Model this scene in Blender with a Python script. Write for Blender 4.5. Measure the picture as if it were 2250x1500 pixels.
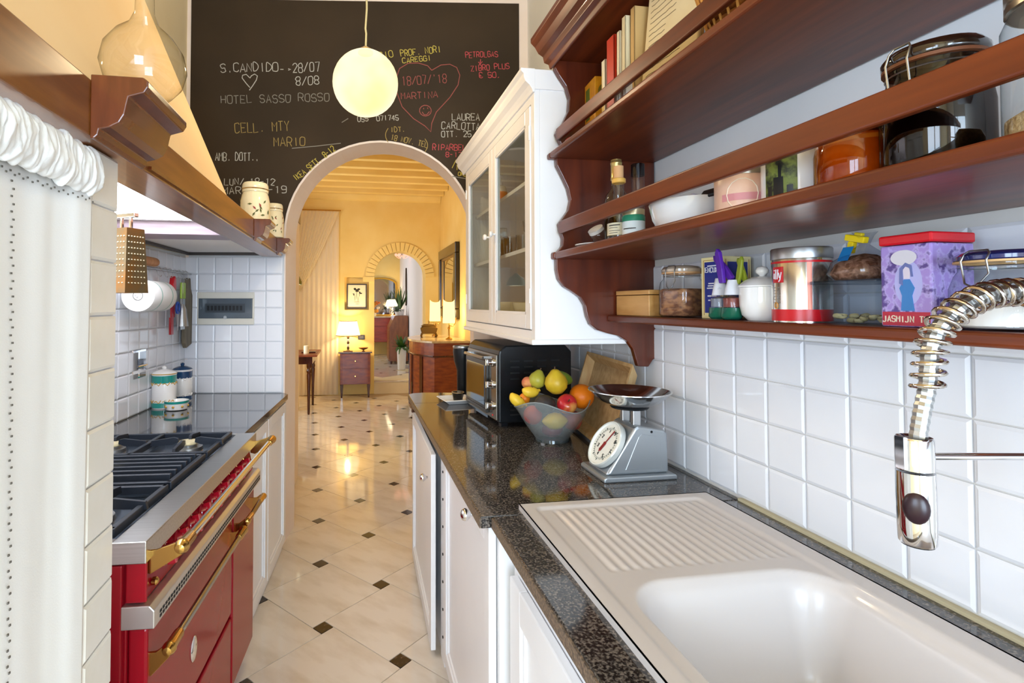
import bpy, bmesh, math, random
from mathutils import Vector, Matrix
random.seed(7)
R = math.radians
S = bpy.context.scene
COL = S.collection
for o in list(bpy.data.objects): bpy.data.objects.remove(o)

# ------------------------------------------------ camera
cam = bpy.data.cameras.new('camera'); co = bpy.data.objects.new('camera', cam); COL.objects.link(co)
cam.sensor_width = 36; cam.lens = 1160 / 2250 * 36
cam.shift_x = (1125 - 970) / 2250; cam.shift_y = -(750 - 640) / 2250
cam.clip_start = .02
YAW = math.atan(190 / 1160); PITCH = math.atan(28 / 1160)
co.location = (0, 0, 1.40); co.rotation_euler = (math.pi / 2 + PITCH, 0, -YAW)
S.camera = co
# ------------------------------------------------ world, daylight, exposure
W = bpy.data.worlds.new('sky'); S.world = W; W.use_nodes = True
bg = W.node_tree.nodes['Background']; bg.inputs[0].default_value = (.62, .80, 1, 1); bg.inputs[1].default_value = 1.2
S.view_settings.view_transform = 'Standard'; S.view_settings.look = 'None'
S.view_settings.gamma = 1; S.view_settings.use_curve_mapping = False
S.view_settings.exposure = EXPO = 0.46
def area(name, loc, rot, sx, sy, power, col):
    l = bpy.data.lights.new(name, 'AREA'); l.shape = 'RECTANGLE'; l.size = sx; l.size_y = sy; l.energy = power; l.color = col
    o = bpy.data.objects.new(name, l); COL.objects.link(o); o.location = loc; o.rotation_euler = [R(a) for a in rot]; return o
area('daylight_garden_door', (.05, -3.14, 1.25), (90, 0, 0), 1.9, 1.9, 155, (.66, .82, 1))
area('added_side_fill', (-1.42, -.95, 1.75), (90, 0, -93.3), 1.4, 1.6, 74, (.66, .82, 1))  # fill light at an invented left opening, added to brighten the right-hand tiles
area('added_hall_fill', (-1.75, 6.3, 1.6), (90, 0, -90), 1.6, 1.9, 24, (1, .93, .82))  # unseen fill behind an invented opening, added because the hall is bright
area('daylight_far_room_window', (-1.55, 10.8, 1.7), (90, 0, -90), 1.8, 1.8, 24, (1, .95, .9))
def bulb(name, loc, power, col=(1, .74, .40), r=.03):
    l = bpy.data.lights.new(name, 'POINT'); l.energy = power; l.color = col; l.shadow_soft_size = r
    o = bpy.data.objects.new(name, l); COL.objects.link(o); o.location = loc; return o

# ------------------------------------------------ materials
MATS = {}
def lin(c):
    if isinstance(c, str):
        c = [int(c[i:i + 2], 16) / 255 for i in (0, 2, 4)]
        c = [x / 12.92 if x <= .04045 else ((x + .055) / 1.055) ** 2.4 for x in c]
    return (c[0], c[1], c[2], 1)
def mat(name, col, rough=.5, metal=0, col2=None, scale=(6, 6, 6), detail=4, lo=.35, hi=.65, bump=0, bscale=None, coat=0, spec=.5, emit=0, sheen=0, trans=0, stops=None, ior=1.45):
    if name in MATS: return MATS[name]
    m = bpy.data.materials.new(name); m.use_nodes = True; nt = m.node_tree; N = nt.nodes; L = nt.links
    b = N['Principled BSDF']
    b.inputs['Base Color'].default_value = lin(col); b.inputs['Roughness'].default_value = rough; b.inputs['Metallic'].default_value = metal
    b.inputs['Coat Weight'].default_value = coat; b.inputs['Coat Roughness'].default_value = .08; b.inputs['Specular IOR Level'].default_value = spec
    b.inputs['Transmission Weight'].default_value = trans; b.inputs['IOR'].default_value = ior; b.inputs['Sheen Weight'].default_value = sheen
    if emit: b.inputs['Emission Color'].default_value = lin(col); b.inputs['Emission Strength'].default_value = emit
    if col2 or bump:
        tc = N.new('ShaderNodeTexCoord'); mp = N.new('ShaderNodeMapping'); L.new(tc.outputs['Object'], mp.inputs[0]); mp.inputs['Scale'].default_value = scale
        nz = N.new('ShaderNodeTexNoise'); nz.inputs['Scale'].default_value = 1; nz.inputs['Detail'].default_value = detail; L.new(mp.outputs[0], nz.inputs[0])
        if col2:
            r = N.new('ShaderNodeValToRGB'); L.new(nz.outputs[0], r.inputs[0])
            r.color_ramp.elements[0].position = lo; r.color_ramp.elements[0].color = lin(col)
            r.color_ramp.elements[1].position = hi; r.color_ramp.elements[1].color = lin(col2)
            for p, c in stops or []: e = r.color_ramp.elements.new(p); e.color = lin(c)
            L.new(r.outputs[0], b.inputs['Base Color'])
            if emit: L.new(r.outputs[0], b.inputs['Emission Color'])
        if bump:
            n2 = nz
            if bscale:
                mp2 = N.new('ShaderNodeMapping'); L.new(tc.outputs['Object'], mp2.inputs[0]); mp2.inputs['Scale'].default_value = bscale
                n2 = N.new('ShaderNodeTexNoise'); n2.inputs['Scale'].default_value = 1; n2.inputs['Detail'].default_value = 3; L.new(mp2.outputs[0], n2.inputs[0])
            bp = N.new('ShaderNodeBump'); bp.inputs['Strength'].default_value = bump; bp.inputs['Distance'].default_value = .004
            L.new(n2.outputs[0], bp.inputs['Height']); L.new(bp.outputs[0], b.inputs['Normal'])
    MATS[name] = m; return m
def glass(name, tint='ffffff', rim='b8c4c4', gloss=.9, rough=.02, haze=0):
    # clear container glass: see-through body, darker tinted rim at grazing angles, mirror-like Fresnel highlights
    if name in MATS: return MATS[name]
    m = bpy.data.materials.new(name); m.use_nodes = True; nt = m.node_tree; N = nt.nodes; L = nt.links
    N.remove(N['Principled BSDF']); out = N['Material Output']
    lw = N.new('ShaderNodeLayerWeight'); lw.inputs[0].default_value = .3
    mx = N.new('ShaderNodeMix'); mx.data_type = 'RGBA'; pw0 = N.new('ShaderNodeMath'); pw0.operation = 'POWER'; L.new(lw.outputs['Facing'], pw0.inputs[0]); pw0.inputs[1].default_value = 2.5; L.new(pw0.outputs[0], mx.inputs[0]); mx.inputs[6].default_value = lin(tint); mx.inputs[7].default_value = lin(rim)
    tr = N.new('ShaderNodeBsdfTransparent'); L.new(mx.outputs[2], tr.inputs[0])
    gl = N.new('ShaderNodeBsdfGlossy'); gl.inputs['Roughness'].default_value = rough
    pw = N.new('ShaderNodeMath'); pw.operation = 'POWER'; L.new(lw.outputs['Facing'], pw.inputs[0]); pw.inputs[1].default_value = 3.5
    mu = N.new('ShaderNodeMath'); mu.operation = 'MULTIPLY_ADD'; L.new(pw.outputs[0], mu.inputs[0]); mu.inputs[1].default_value = gloss * .7; mu.inputs[2].default_value = .05
    ms = N.new('ShaderNodeMixShader'); L.new(mu.outputs[0], ms.inputs[0]); L.new(tr.outputs[0], ms.inputs[1]); L.new(gl.outputs[0], ms.inputs[2])
    last = ms
    if haze:
        df = N.new('ShaderNodeBsdfDiffuse'); df.inputs[0].default_value = lin('d8dede'); m2 = N.new('ShaderNodeMixShader'); m2.inputs[0].default_value = haze
        L.new(ms.outputs[0], m2.inputs[1]); L.new(df.outputs[0], m2.inputs[2]); last = m2
    L.new(last.outputs[0], out.inputs[0]); MATS[name] = m; return m
def glow(name, col, strength, through=.35, col2=None, sc=9):
    # lit opal glass or fabric shade: gives off light and lets some of the bulb through
    if name in MATS: return MATS[name]
    m = bpy.data.materials.new(name); m.use_nodes = True; nt = m.node_tree; N = nt.nodes; L = nt.links
    N.remove(N['Principled BSDF']); e = N.new('ShaderNodeEmission'); e.inputs[0].default_value = lin(col); e.inputs[1].default_value = strength
    if col2:
        tc = N.new('ShaderNodeTexCoord'); nz = N.new('ShaderNodeTexNoise'); nz.inputs['Scale'].default_value = sc; L.new(tc.outputs['Object'], nz.inputs[0]); r = N.new('ShaderNodeValToRGB'); L.new(nz.outputs[0], r.inputs[0])
        r.color_ramp.elements[0].position = .35; r.color_ramp.elements[0].color = lin(col); r.color_ramp.elements[1].position = .7; r.color_ramp.elements[1].color = lin(col2); L.new(r.outputs[0], e.inputs[0])
    t = N.new('ShaderNodeBsdfTransparent'); ms = N.new('ShaderNodeMixShader'); ms.inputs[0].default_value = through
    L.new(e.outputs[0], ms.inputs[1]); L.new(t.outputs[0], ms.inputs[2]); L.new(ms.outputs[0], N['Material Output'].inputs[0]); MATS[name] = m; return m
def sheer(name, col, through):
    if name in MATS: return MATS[name]
    m = bpy.data.materials.new(name); m.use_nodes = True; nt = m.node_tree; N = nt.nodes; L = nt.links
    b = N['Principled BSDF']; b.inputs['Base Color'].default_value = lin(col); b.inputs['Roughness'].default_value = .9
    tl = N.new('ShaderNodeBsdfTranslucent'); tl.inputs[0].default_value = lin(col)
    m1 = N.new('ShaderNodeMixShader'); m1.inputs[0].default_value = .4; L.new(b.outputs[0], m1.inputs[1]); L.new(tl.outputs[0], m1.inputs[2])
    t = N.new('ShaderNodeBsdfTransparent'); ms = N.new('ShaderNodeMixShader'); ms.inputs[0].default_value = through
    L.new(m1.outputs[0], ms.inputs[1]); L.new(t.outputs[0], ms.inputs[2]); L.new(ms.outputs[0], N['Material Output'].inputs[0]); MATS[name] = m; return m

plaster_cool = mat('plaster_cool', 'eef0f3', .8, col2='e6eaef', scale=(3, 3, 3), bump=.05, bscale=(60, 60, 60))
plaster_cream = mat('plaster_cream', 'f3dfae', .8, col2='eed59c', scale=(2, 2, 2), bump=.06, bscale=(40, 40, 40))
plaster_beige = mat('plaster_beige', 'ead9b4', .85, col2='e2cfa6', scale=(2, 2, 2), bump=.06, bscale=(40, 40, 40))
plaster_pink = mat('plaster_pinkwhite', 'f4e6dc', .75, col2='efddd0', scale=(3, 3, 3), bump=.12, bscale=(25, 25, 25))
plaster_yellow = mat('plaster_yellow', 'f2d68a', .8, col2='eccb78', scale=(2, 2, 2), bump=.08, bscale=(30, 30, 30))
plaster_white = mat('plaster_white', 'f1ecea', .8)
tile_white = mat('tile_white', 'edeef3', .08, col2='e6e8ef', scale=(3, 3, 3), coat=.3, bump=.03, bscale=(14, 14, 14))
grout = mat('grout', 'd6d3cf', .9)
grout_left = mat('grout_left', 'cfd3d8', .9)
cap_tile = mat('cap_tile', 'ece8df', .25, col2='e6e0d2', scale=(8, 8, 8), bump=.05, bscale=(20, 20, 20))
marble = mat('marble_tile', 'e4d9cb', .07, col2='cdbda8', scale=(9, 3, 9), detail=7, lo=.45, hi=.72, coat=.4)
dark_marble = mat('dark_marble', '2b2522', .1, col2='5a4c42', scale=(40, 40, 40), lo=.5, hi=.8, coat=.3)
floor_joint = mat('floor_joint', 'b7a58c', .8)
granite = mat('granite', '1b1918', .07, col2='776e66', scale=(210, 210, 210), detail=3, lo=.38, hi=.66, coat=.3, stops=[(.5, '3d3835')])
granite_edge = mat('granite_edge', '4a4038', .35, col2='8b7763', scale=(170, 170, 170), detail=5, lo=.4, hi=.66)
granite_dark = mat('granite_dark', '141518', .04, col2='2a2c30', scale=(150, 150, 150), coat=.6)
white_paint = mat('white_paint', 'f0eff0', .3, col2='eae9ea', scale=(2, 2, 2), bump=.02, bscale=(8, 8, 60))
white_matt = mat('white_matt', 'efece9', .6)
wood = mat('walnut', '4e1f0e', .36, col2='7a3818', scale=(30, 2.2, 30), detail=6, lo=.3, hi=.75, coat=.1, bump=.06)
wood_v = mat('walnut_side', '481a0b', .3, col2='6a2c13', scale=(25, 25, 2), detail=6, lo=.3, hi=.75, coat=.3, bump=.06)
wood_beam = mat('beam_wood', '6e3c14', .3, col2='8a5220', scale=(40, 3, 40), detail=6, coat=.3, bump=.05)
wood_beam_dark = mat('beam_wood_dark', '5a2a10', .25, col2='6e3618', scale=(40, 40, 5), detail=6, coat=.5, bump=.04)
wood_light = mat('light_wood', 'c9a878', .5, col2='b08c5c', scale=(5, 40, 40), detail=6)
bamboo = mat('bamboo', 'e0ad6b', .4, col2='cf9752', scale=(40, 6, 40), detail=4)
chrome = mat('chrome', 'e8e8ea', .06, 1); steel = mat('steel', 'c7c7c6', .28, 1, col2='b9b9b8', scale=(3, 200, 200)); steel_rough = mat('steel_brushed', 'b9bbbc', .35, 1)
brass = mat('brass', 'c9a157', .2, 1); bronze = mat('bronze', '6b5228', .35, .9)
silver_paint = mat('silver_paint', 'a9afb4', .32, .75)
iron = mat('cast_iron', '2b313b', .38, .2)
red_enamel = mat('red_enamel', '8f0d1b', .18, coat=.1, spec=.25); red_knob = mat('red_knob', 'a01222', .1, coat=.8)
black_plastic = mat('black_plastic', '15171a', .25); black_gloss = mat('black_gloss', '0b0c0e', .08, coat=.5)
dark_slot = mat('dark_slot', '0c0c0d', .7)
ceramic = mat('ceramic_white', 'efedeb', .08, coat=.6); ceramic_cream = mat('ceramic_cream', 'f1e4c0', .12, coat=.5)
clear = glass('clear_glass', 'fbfdfd', '8f9aa2', 1); clear_pane = glass('pane_glass', 'f4f6f4', 'dfe6e2', .8)
flask_glass = glass('flask_glass', 'fffefa', '8f8a70', 1)
chalk_board = mat('chalk_board', '2d2112', .75, col2='372918', scale=(2.5, 2.5, 2.5), detail=8)
# ------------------------------------------------ mesh helpers
class MB:
    def __init__(s, M=None): s.v = []; s.f = []; s.M = M or Matrix()
    def add(s, vs, fs, M=None):
        n = len(s.v); T = s.M @ M if M else s.M
        s.v += [T @ Vector(p) for p in vs]; s.f += [[i + n for i in f] for f in fs]; return s
    def box(s, x0, x1, y0, y1, z0, z1, M=None):
        return s.add([(x, y, z) for z in (z0, z1) for y in (y0, y1) for x in (x0, x1)], [(0, 2, 3, 1), (4, 5, 7, 6), (0, 1, 5, 4), (2, 6, 7, 3), (0, 4, 6, 2), (1, 3, 7, 5)], M)
    def prism(s, poly, a0, a1, axis='y', M=None):
        n = len(poly); f3 = {'y': lambda p, a: (p[0], a, p[1]), 'x': lambda p, a: (a, p[0], p[1]), 'z': lambda p, a: (p[0], p[1], a)}[axis]
        vs = [f3(p, a0) for p in poly] + [f3(p, a1) for p in poly]
        fs = [tuple(range(n)), tuple(range(2 * n - 1, n - 1, -1))] + [(i, i + n, (i + 1) % n + n, (i + 1) % n) for i in range(n)]
        return s.add(vs, fs, M)
    def lathe(s, prof, n=24, c=(0, 0, 0), M=None, sx=1, sy=1, tw=None):
        vs = []; fs = []; k = len(prof)
        for r, z in prof:
            for i in range(n):
                a = 2 * math.pi * i / n; q = tw(a, r, z) if tw else (r, z)
                vs.append((c[0] + math.cos(a) * q[0] * sx, c[1] + math.sin(a) * q[0] * sy, c[2] + q[1]))
        for j in range(k - 1):
            for i in range(n): i2 = (i + 1) % n; fs.append((j * n + i, j * n + i2, (j + 1) * n + i2, (j + 1) * n + i))
        if prof[0][0] > 1e-6: fs.append(tuple(range(n - 1, -1, -1)))
        if prof[-1][0] > 1e-6: fs.append(tuple((k - 1) * n + i for i in range(n)))
        return s.add(vs, fs, M)
    def ball(s, c, r, sx=1, sy=1, sz=1, n=20, M=None):
        k = max(6, n // 2); return s.lathe([(max(r * math.sin(math.pi * j / k), 1e-7), -r * sz * math.cos(math.pi * j / k)) for j in range(k + 1)], n, c, M, sx, sy)
    def tube(s, pts, r, n=8, closed=False, M=None):
        pts = [Vector(p) for p in pts]; k = len(pts); rr = r if isinstance(r, (list, tuple)) else [r] * k
        vs = []; fs = []; up = None
        for i, p in enumerate(pts):
            a = pts[(i - 1) % k] if closed or i else p; b = pts[(i + 1) % k] if closed or i < k - 1 else p
            t = (b - a).normalized()
            if up is None: up = t.orthogonal().normalized()
            up = (up - t * up.dot(t)); up = up.normalized() if up.length > 1e-6 else t.orthogonal().normalized(); w = t.cross(up)
            vs += [p + (up * math.cos(2 * math.pi * j / n) + w * math.sin(2 * math.pi * j / n)) * rr[i] for j in range(n)]
        for i in range(k if closed else k - 1):
            for j in range(n): j2 = (j + 1) % n; i2 = (i + 1) % k; fs.append((i * n + j, i * n + j2, i2 * n + j2, i2 * n + j))
        if not closed: fs += [tuple(range(n - 1, -1, -1)), tuple((k - 1) * n + j for j in range(n))]
        return s.add(vs, fs, M)
    def grid(s, fn, nu, nv, M=None):
        return s.add([fn(i / nu, j / nv) for j in range(nv + 1) for i in range(nu + 1)],
                     [(j * (nu + 1) + i, j * (nu + 1) + i + 1, (j + 1) * (nu + 1) + i + 1, (j + 1) * (nu + 1) + i) for j in range(nv) for i in range(nu)], M)
    def ribbon(s, pts, w, nrm, th=.0012):
        # flat stroke of width w laid along pts on a plane with normal nrm
        nrm = Vector(nrm).normalized(); pts = [Vector(p) for p in pts]; vs = []; fs = []
        for i, p in enumerate(pts):
            a = pts[max(i - 1, 0)]; b = pts[min(i + 1, len(pts) - 1)]; t = (b - a)
            t = t.normalized() if t.length > 1e-9 else Vector((0, 0, 1)); q = nrm.cross(t) * w / 2
            vs += [p - q, p + q, p + q + nrm * th, p - q + nrm * th]
        for i in range(len(pts) - 1):
            b = 4 * i
            for j in range(4): fs.append((b + j, b + (j + 1) % 4, b + 4 + (j + 1) % 4, b + 4 + j))
        fs += [(3, 2, 1, 0), tuple(4 * (len(pts) - 1) + j for j in range(4))]
        return s.add(vs, fs)
MWD = {}
OPEN = {'bezel', 'label_band', 'painted_band', 'foot_band', 'rim_band', 'seal_ring', 'neck_wire', 'clamp_band', 'lid_ring', 'printed_stripe', 'cup_rim', 'green_band', 'collar', 'red_band', 'red_line', 'paper_top', 'bag_film', 'film', 'core', 'shade', 'glass_body', 'bowl_glass', 'foot_ring', 'label_print', 'dial_marks'}
def mw(o): return MWD.get(o.name, Matrix())
def obj(name, mb, m, parent=None, smooth=None, bevel=0, world=False, seg=2, label=None, solid=0, kind=None, sub=0):
    me = bpy.data.meshes.new(name); vs = mb.v
    if name in OPEN: mb.f = [f for f in mb.f if len(f) <= 4]
    if world and parent: I = mw(parent).inverted(); vs = [I @ v for v in vs]
    me.from_pydata([tuple(v) for v in vs], [], mb.f); me.validate(); me.update()
    bm = bmesh.new(); bm.from_mesh(me); bmesh.ops.recalc_face_normals(bm, faces=bm.faces); bm.to_mesh(me); bm.free()
    for k in (m if isinstance(m, (list, tuple)) else [m]): me.materials.append(k)
    if smooth:
        me.polygons.foreach_set('use_smooth', [True] * len(me.polygons)); me.set_sharp_from_angle(angle=R(smooth))
    o = bpy.data.objects.new(name, me); COL.objects.link(o)
    if parent: o.parent = parent; MWD[o.name] = mw(parent)
    if bevel:
        b = o.modifiers.new('bevel', 'BEVEL'); b.width = bevel; b.segments = seg; b.limit_method = 'ANGLE'; b.angle_limit = R(35); b.harden_normals = False
    if solid: b = o.modifiers.new('solid', 'SOLIDIFY'); b.thickness = solid
    if sub: b = o.modifiers.new('sub', 'SUBSURF'); b.levels = sub; b.render_levels = sub
    if label: o['label'] = label
    if kind: o['kind'] = kind
    return o
def tag(o, label, cat, group=None):
    o['label'] = label; o['category'] = cat
    if group: o['group'] = group
    return o
def thing(name, label, cat, loc=(0, 0, 0), rz=0, group=None):
    o = bpy.data.objects.new(name, None); COL.objects.link(o); o.empty_display_size = .05
    o.location = loc; o.rotation_euler = (0, 0, rz); MWD[o.name] = Matrix.Translation(loc) @ Matrix.Rotation(rz, 4, 'Z'); return tag(o, label, cat, group)
def struct(name, mb, m, label=None, **k):
    o = obj(name, mb, m, **k); o['kind'] = 'structure'
    if label: o['label'] = label
    return o
def pieces(name, mesh_obj, parent, spots, rz=0):
    # spots: locations in parent space; first object is mesh_obj itself
    for i, l in enumerate(spots):
        o = mesh_obj if i == 0 else mesh_obj.copy()
        if i: COL.objects.link(o)
        o.parent = parent; o.location = l; o.rotation_euler = (0, 0, rz) if not isinstance(rz, (list, tuple)) else rz
def copy_tree(root, loc, rz, label=None):
    r = root.copy(); COL.objects.link(r); r.location = loc; r.rotation_euler = (0, 0, rz)
    if label: r['label'] = label
    for c in list(root.children):
        d = c.copy(); COL.objects.link(d); d.parent = r
        for g in list(c.children): e = g.copy(); COL.objects.link(e); e.parent = d
    return r
# handwriting strokes on a 4 x 6 grid
FONT = {'A': '002640 1232', 'B': '00063645443303 3342413000', 'C': '4536160501103041', 'D': '00062644422000', 'E': '46060040 0333', 'F': '460600 0333', 'G': '45361605011030414323',
 'H': '0006 4046 0343', 'I': '2026', 'J': '3631200001', 'K': '0006 460340', 'L': '060040', 'M': '0006234640', 'N': '00064046', 'O': '160501103041453616', 'P': '00063645443303', 'R': '00063645443303 2340',
 'S': '453616050413334241301001', 'T': '0646 2620', 'U': '060110304146', 'V': '062046', 'X': '0046 0640', 'Y': '062346 2320', 'Z': '06460040', '0': '160501103041453616', '1': '152620', '2': '051636454400 0040',
 '3': '05163645443313 334241301001', '4': '360242 3630', '5': '460603334241301001', '7': '064620', '8': '13040516364544331302011030414233', '9': '4313040516364541301000', '.': '2021', ',': '2110', '-': '0333', '/': '0046',
 "'": '2526', '(': '36141230', ')': '16343210', '|': '2026', '>': '143312', 'i': '2024 2627', 'l': '2026', 'y': '042044 2000', '_': '0040', 'e': '0343341403011030'}
FONT['€'] = '4536160501103041 0323 0232'
def write(mb, text, o, xd, yd, h, w=None, sw=.006, jit=.42, nrm=None):
    xd = Vector(xd).normalized(); yd = Vector(yd).normalized(); nrm = nrm or xd.cross(yd); o = Vector(o)
    adv = (w / len(text)) if w else h * .8; gx = adv * .72 / 4; gy = h / 6; rnd = random.Random(len(text) * 7 + ord(text[0]))
    for k, ch in enumerate(text):
        dy = rnd.uniform(-.06, .06) * h
        for st in FONT.get(ch, '').split():
            pts = [o + xd * (k * adv + (int(st[i]) + rnd.uniform(-jit, jit) * .6) * gx) + yd * (dy + (int(st[i + 1]) + rnd.uniform(-jit, jit) * .6) * gy) for i in range(0, len(st), 2)]
            if ch in 'BCDGOPRSUJ023589e()€' and len(pts) > 2:
                q = []
                for k2 in range(len(pts) - 1):
                    a0, a1, a2, a3 = pts[max(k2 - 1, 0)], pts[k2], pts[k2 + 1], pts[min(k2 + 2, len(pts) - 1)]
                    for f in (0, .34, .67): q.append(.5 * (2 * a1 + (a2 - a0) * f + (2 * a0 - 5 * a1 + 4 * a2 - a3) * f * f + (3 * a1 - a0 - 3 * a2 + a3) * f ** 3))
                pts = q + [pts[-1]]
            mb.ribbon(pts, sw, nrm)
    return mb
# frames of the two walls that are not square to the right-hand wall
LM = Matrix.Translation((-.44, 1.238, 0)) @ Matrix.Rotation(R(-3.3), 4, 'Z')
LRZ = R(-3.3)
def Lw(x, y, z=0): return LM @ Vector((x, y, z))
EA = R(-7.73); EM = Matrix.Translation((-.964, 3.299, 0)) @ Matrix.Rotation(EA, 4, 'Z')
def Ew(t, y, z=0): return EM @ Vector((t, y, z))
XW = 1.02; ZC = .88
# ------------------------------------------------ the setting
fl = struct('floor', MB().box(-1.8, 1.5, -3.2, 8.66, -.06, -.0045), floor_joint, 'polished cream marble floor with small dark corner insets')
a_, b_ = .406, .0635; th = R(40.8); e1 = Vector((math.cos(th), math.sin(th), 0)); e2 = Vector((-e1.y, e1.x, 0))
u1 = e1 * a_ + e2 * b_; u2 = e2 * a_ - e1 * b_
ph0 = Vector((-.131, 2.375, 0)) - e1 * (a_ + b_ / 2) - e2 * (b_ / 2)
def slab(side, name, m):
    g = .0012; return obj(name, MB().add([(g, g, -.008), (side - g, g, -.008), (side - g, side - g, -.008), (g, side - g, -.008), (g + .0008, g + .0008, 0), (side - g - .0008, g + .0008, 0), (side - g - .0008, side - g - .0008, 0), (g + .0008, side - g - .0008, 0)],
        [(3, 2, 1, 0), (4, 5, 6, 7), (0, 1, 5, 4), (1, 2, 6, 5), (2, 3, 7, 6), (3, 0, 4, 7)]), m)
def lay(parent, x0, x1, y0, y1, z):
    big, small = [], []
    for i in range(-30, 40):
        for j in range(-30, 40):
            p = ph0 + u1 * i + u2 * j; c = p + (e1 + e2) * a_ / 2
            if x0 < c.x < x1 and y0 < c.y < y1: big.append((p.x, p.y, z))
            q = p + e1 * a_; c = q + (e1 + e2) * b_ / 2
            if x0 < c.x < x1 and y0 < c.y < y1: small.append((q.x, q.y, z))
    pieces('floor_tile', slab(a_, 'floor_tile', marble), parent, big, th); pieces('inset_tile', slab(b_, 'inset_tile', dark_marble), parent, small, th)
lay(fl, -1.15, 1.2, .9, 8.2, 0)
f2 = struct('floor_far_room', MB().box(-1.4, 1.5, 8.66, 13.2, -.06, .1795).box(.3, 1.106, 8.36, 8.66, -.06, .1795), plaster_beige, 'raised marble floor of the room beyond the second arch')
lay(f2, -.3, 1.0, 8.9, 12.9, .184)

def bevel_tile(w, h, d=.006, e=.006, g=.0015):
    # cushion edged wall tile, face along +X... lies in YZ plane with face toward -X
    return MB().add([(0, g, g), (0, w - g, g), (0, w - g, h - g), (0, g, h - g), (-d * .55, g, g), (-d * .55, w - g, g), (-d * .55, w - g, h - g), (-d * .55, g, h - g), (-d, g + e, g + e), (-d, w - g - e, g + e), (-d, w - g - e, h - g - e), (-d, g + e, h - g - e)],
        [(0, 1, 2, 3)] + [(k, (k + 1) % 4, (k + 1) % 4 + 4, k + 4) for k in range(4)] + [(k + 4, (k + 1) % 4 + 4, (k + 1) % 4 + 8, k + 8) for k in range(4)] + [(8, 9, 10, 11)])
# right wall
wr = struct('wall_right', MB().box(XW + .004, XW + .12, -3.2, 3.3, 0, 3.62), plaster_cool, 'pale plaster wall behind the wooden shelves')
obj('grout_bed', MB().box(XW - .001, XW + .004, .2, 3.06, ZC, 1.56), grout, wr)
t = obj('tile', bevel_tile(.111, .107), tile_white)
pieces('tile', t, wr, [(XW - .001, .7295 + .111 * (c - 3), .888 + .107 * r) for c in range(24) for r in range(6)], 0)
# left wall (frame L), niche partition
wl = struct('wall_left', MB(LM).box(-.80, -.668, -4.5, -2.9, 0, 3.62).box(-.80, -.668, -1.5, 2.15, 0, 3.62).box(-.80, -.668, -2.9, -1.5, 0, .9).box(-.80, -.668, -2.9, -1.5, 2.6, 3.62), plaster_beige, 'left kitchen wall with white square tiles above the hob')
obj('grout_bed', MB(LM).box(-.668, -.662, .0, 2.06, ZC, 1.69), grout_left, wl)
t = obj('tile', bevel_tile(.0995, .0995), tile_white)
pieces('tile', t, wl, [LM @ Vector((-.662, 2.04 - .0995 * (c + 1), .8808 + .0995 * r)) for c in range(20) for r in range(8)], R(180 - 3.3))
for o in wl.children:
    if o.name.startswith('tile'):
        o.location = o.location + (LM.to_3x3() @ Vector((0, .0995, 0)))
wn = struct('wall_niche', MB().box(-1.02, -.456, .99, 1.098, 0, 1.672), plaster_white, 'narrow white tiled partition between curtain and cooker')
t = obj('tile', bevel_tile(.108, .0985, .007, .005), cap_tile)
pieces('tile', t, wn, [(-.456, .99, .0 + .0985 * k) for k in range(17)], 0)
for o in wn.children: o.rotation_euler = (0, 0, R(180)); o.location.y += .108
# end wall with the arch (frame E)
def arch_wall(mb, t0, t1, z0, z1, c, r, zs, y0, y1, n=28, M=None, jamb=True):
    lo = z0
    mb.box(t0, c - r, y0, y1, lo, zs, M); mb.box(c + r, t1, y0, y1, lo, zs, M)
    mb.box(t0, c - r, y0, y1, zs, z1, M); mb.box(c + r, t1, y0, y1, zs, z1, M)
    for i in range(n):
        A, B = math.pi - math.pi * i / n, math.pi - math.pi * (i + 1) / n
        pa = (c + r * math.cos(A), zs + r * math.sin(A)); pb = (c + r * math.cos(B), zs + r * math.sin(B))
        mb.prism([pa, pb, (pb[0], z1), (pa[0], z1)], y0, y1, 'y', M)
    return mb
AC, AR, AZ = 1.12, .557, 1.808
we = struct('wall_end', arch_wall(MB(EM), -.35, 2.02, 0, 3.62, AC, AR, AZ, 0, .25), plaster_pink, 'end wall of the kitchen with a round arched opening')
cb = arch_wall(MB(EM), -.002, 1.954, 1.70, 3.216, AC, AR + .012, AZ, -.004, -.0003)
board = obj('chalkboard', cb, chalk_board, we, label='black chalkboard paint around the arch covered in handwriting')
obj('grout_bed', MB(EM).box(0, .556, -.004, -.0002, ZC, 1.69), grout_left, we)
t = obj('tile', bevel_tile(.0985, .0995), tile_white)
sp = []
for c in range(6):
    for r in range(8): sp.append(EM @ Vector((.056 - .0985 + .0985 * (c + 1) - (.0425 if False else 0), -.004, .8808 + .0995 * r)))
pieces('tile', t, we, sp, EA + R(90))
for o in we.children:
    if o.name.startswith('tile'): o.location = o.location + (EM.to_3x3() @ Vector((.0, 0, 0)))
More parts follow.
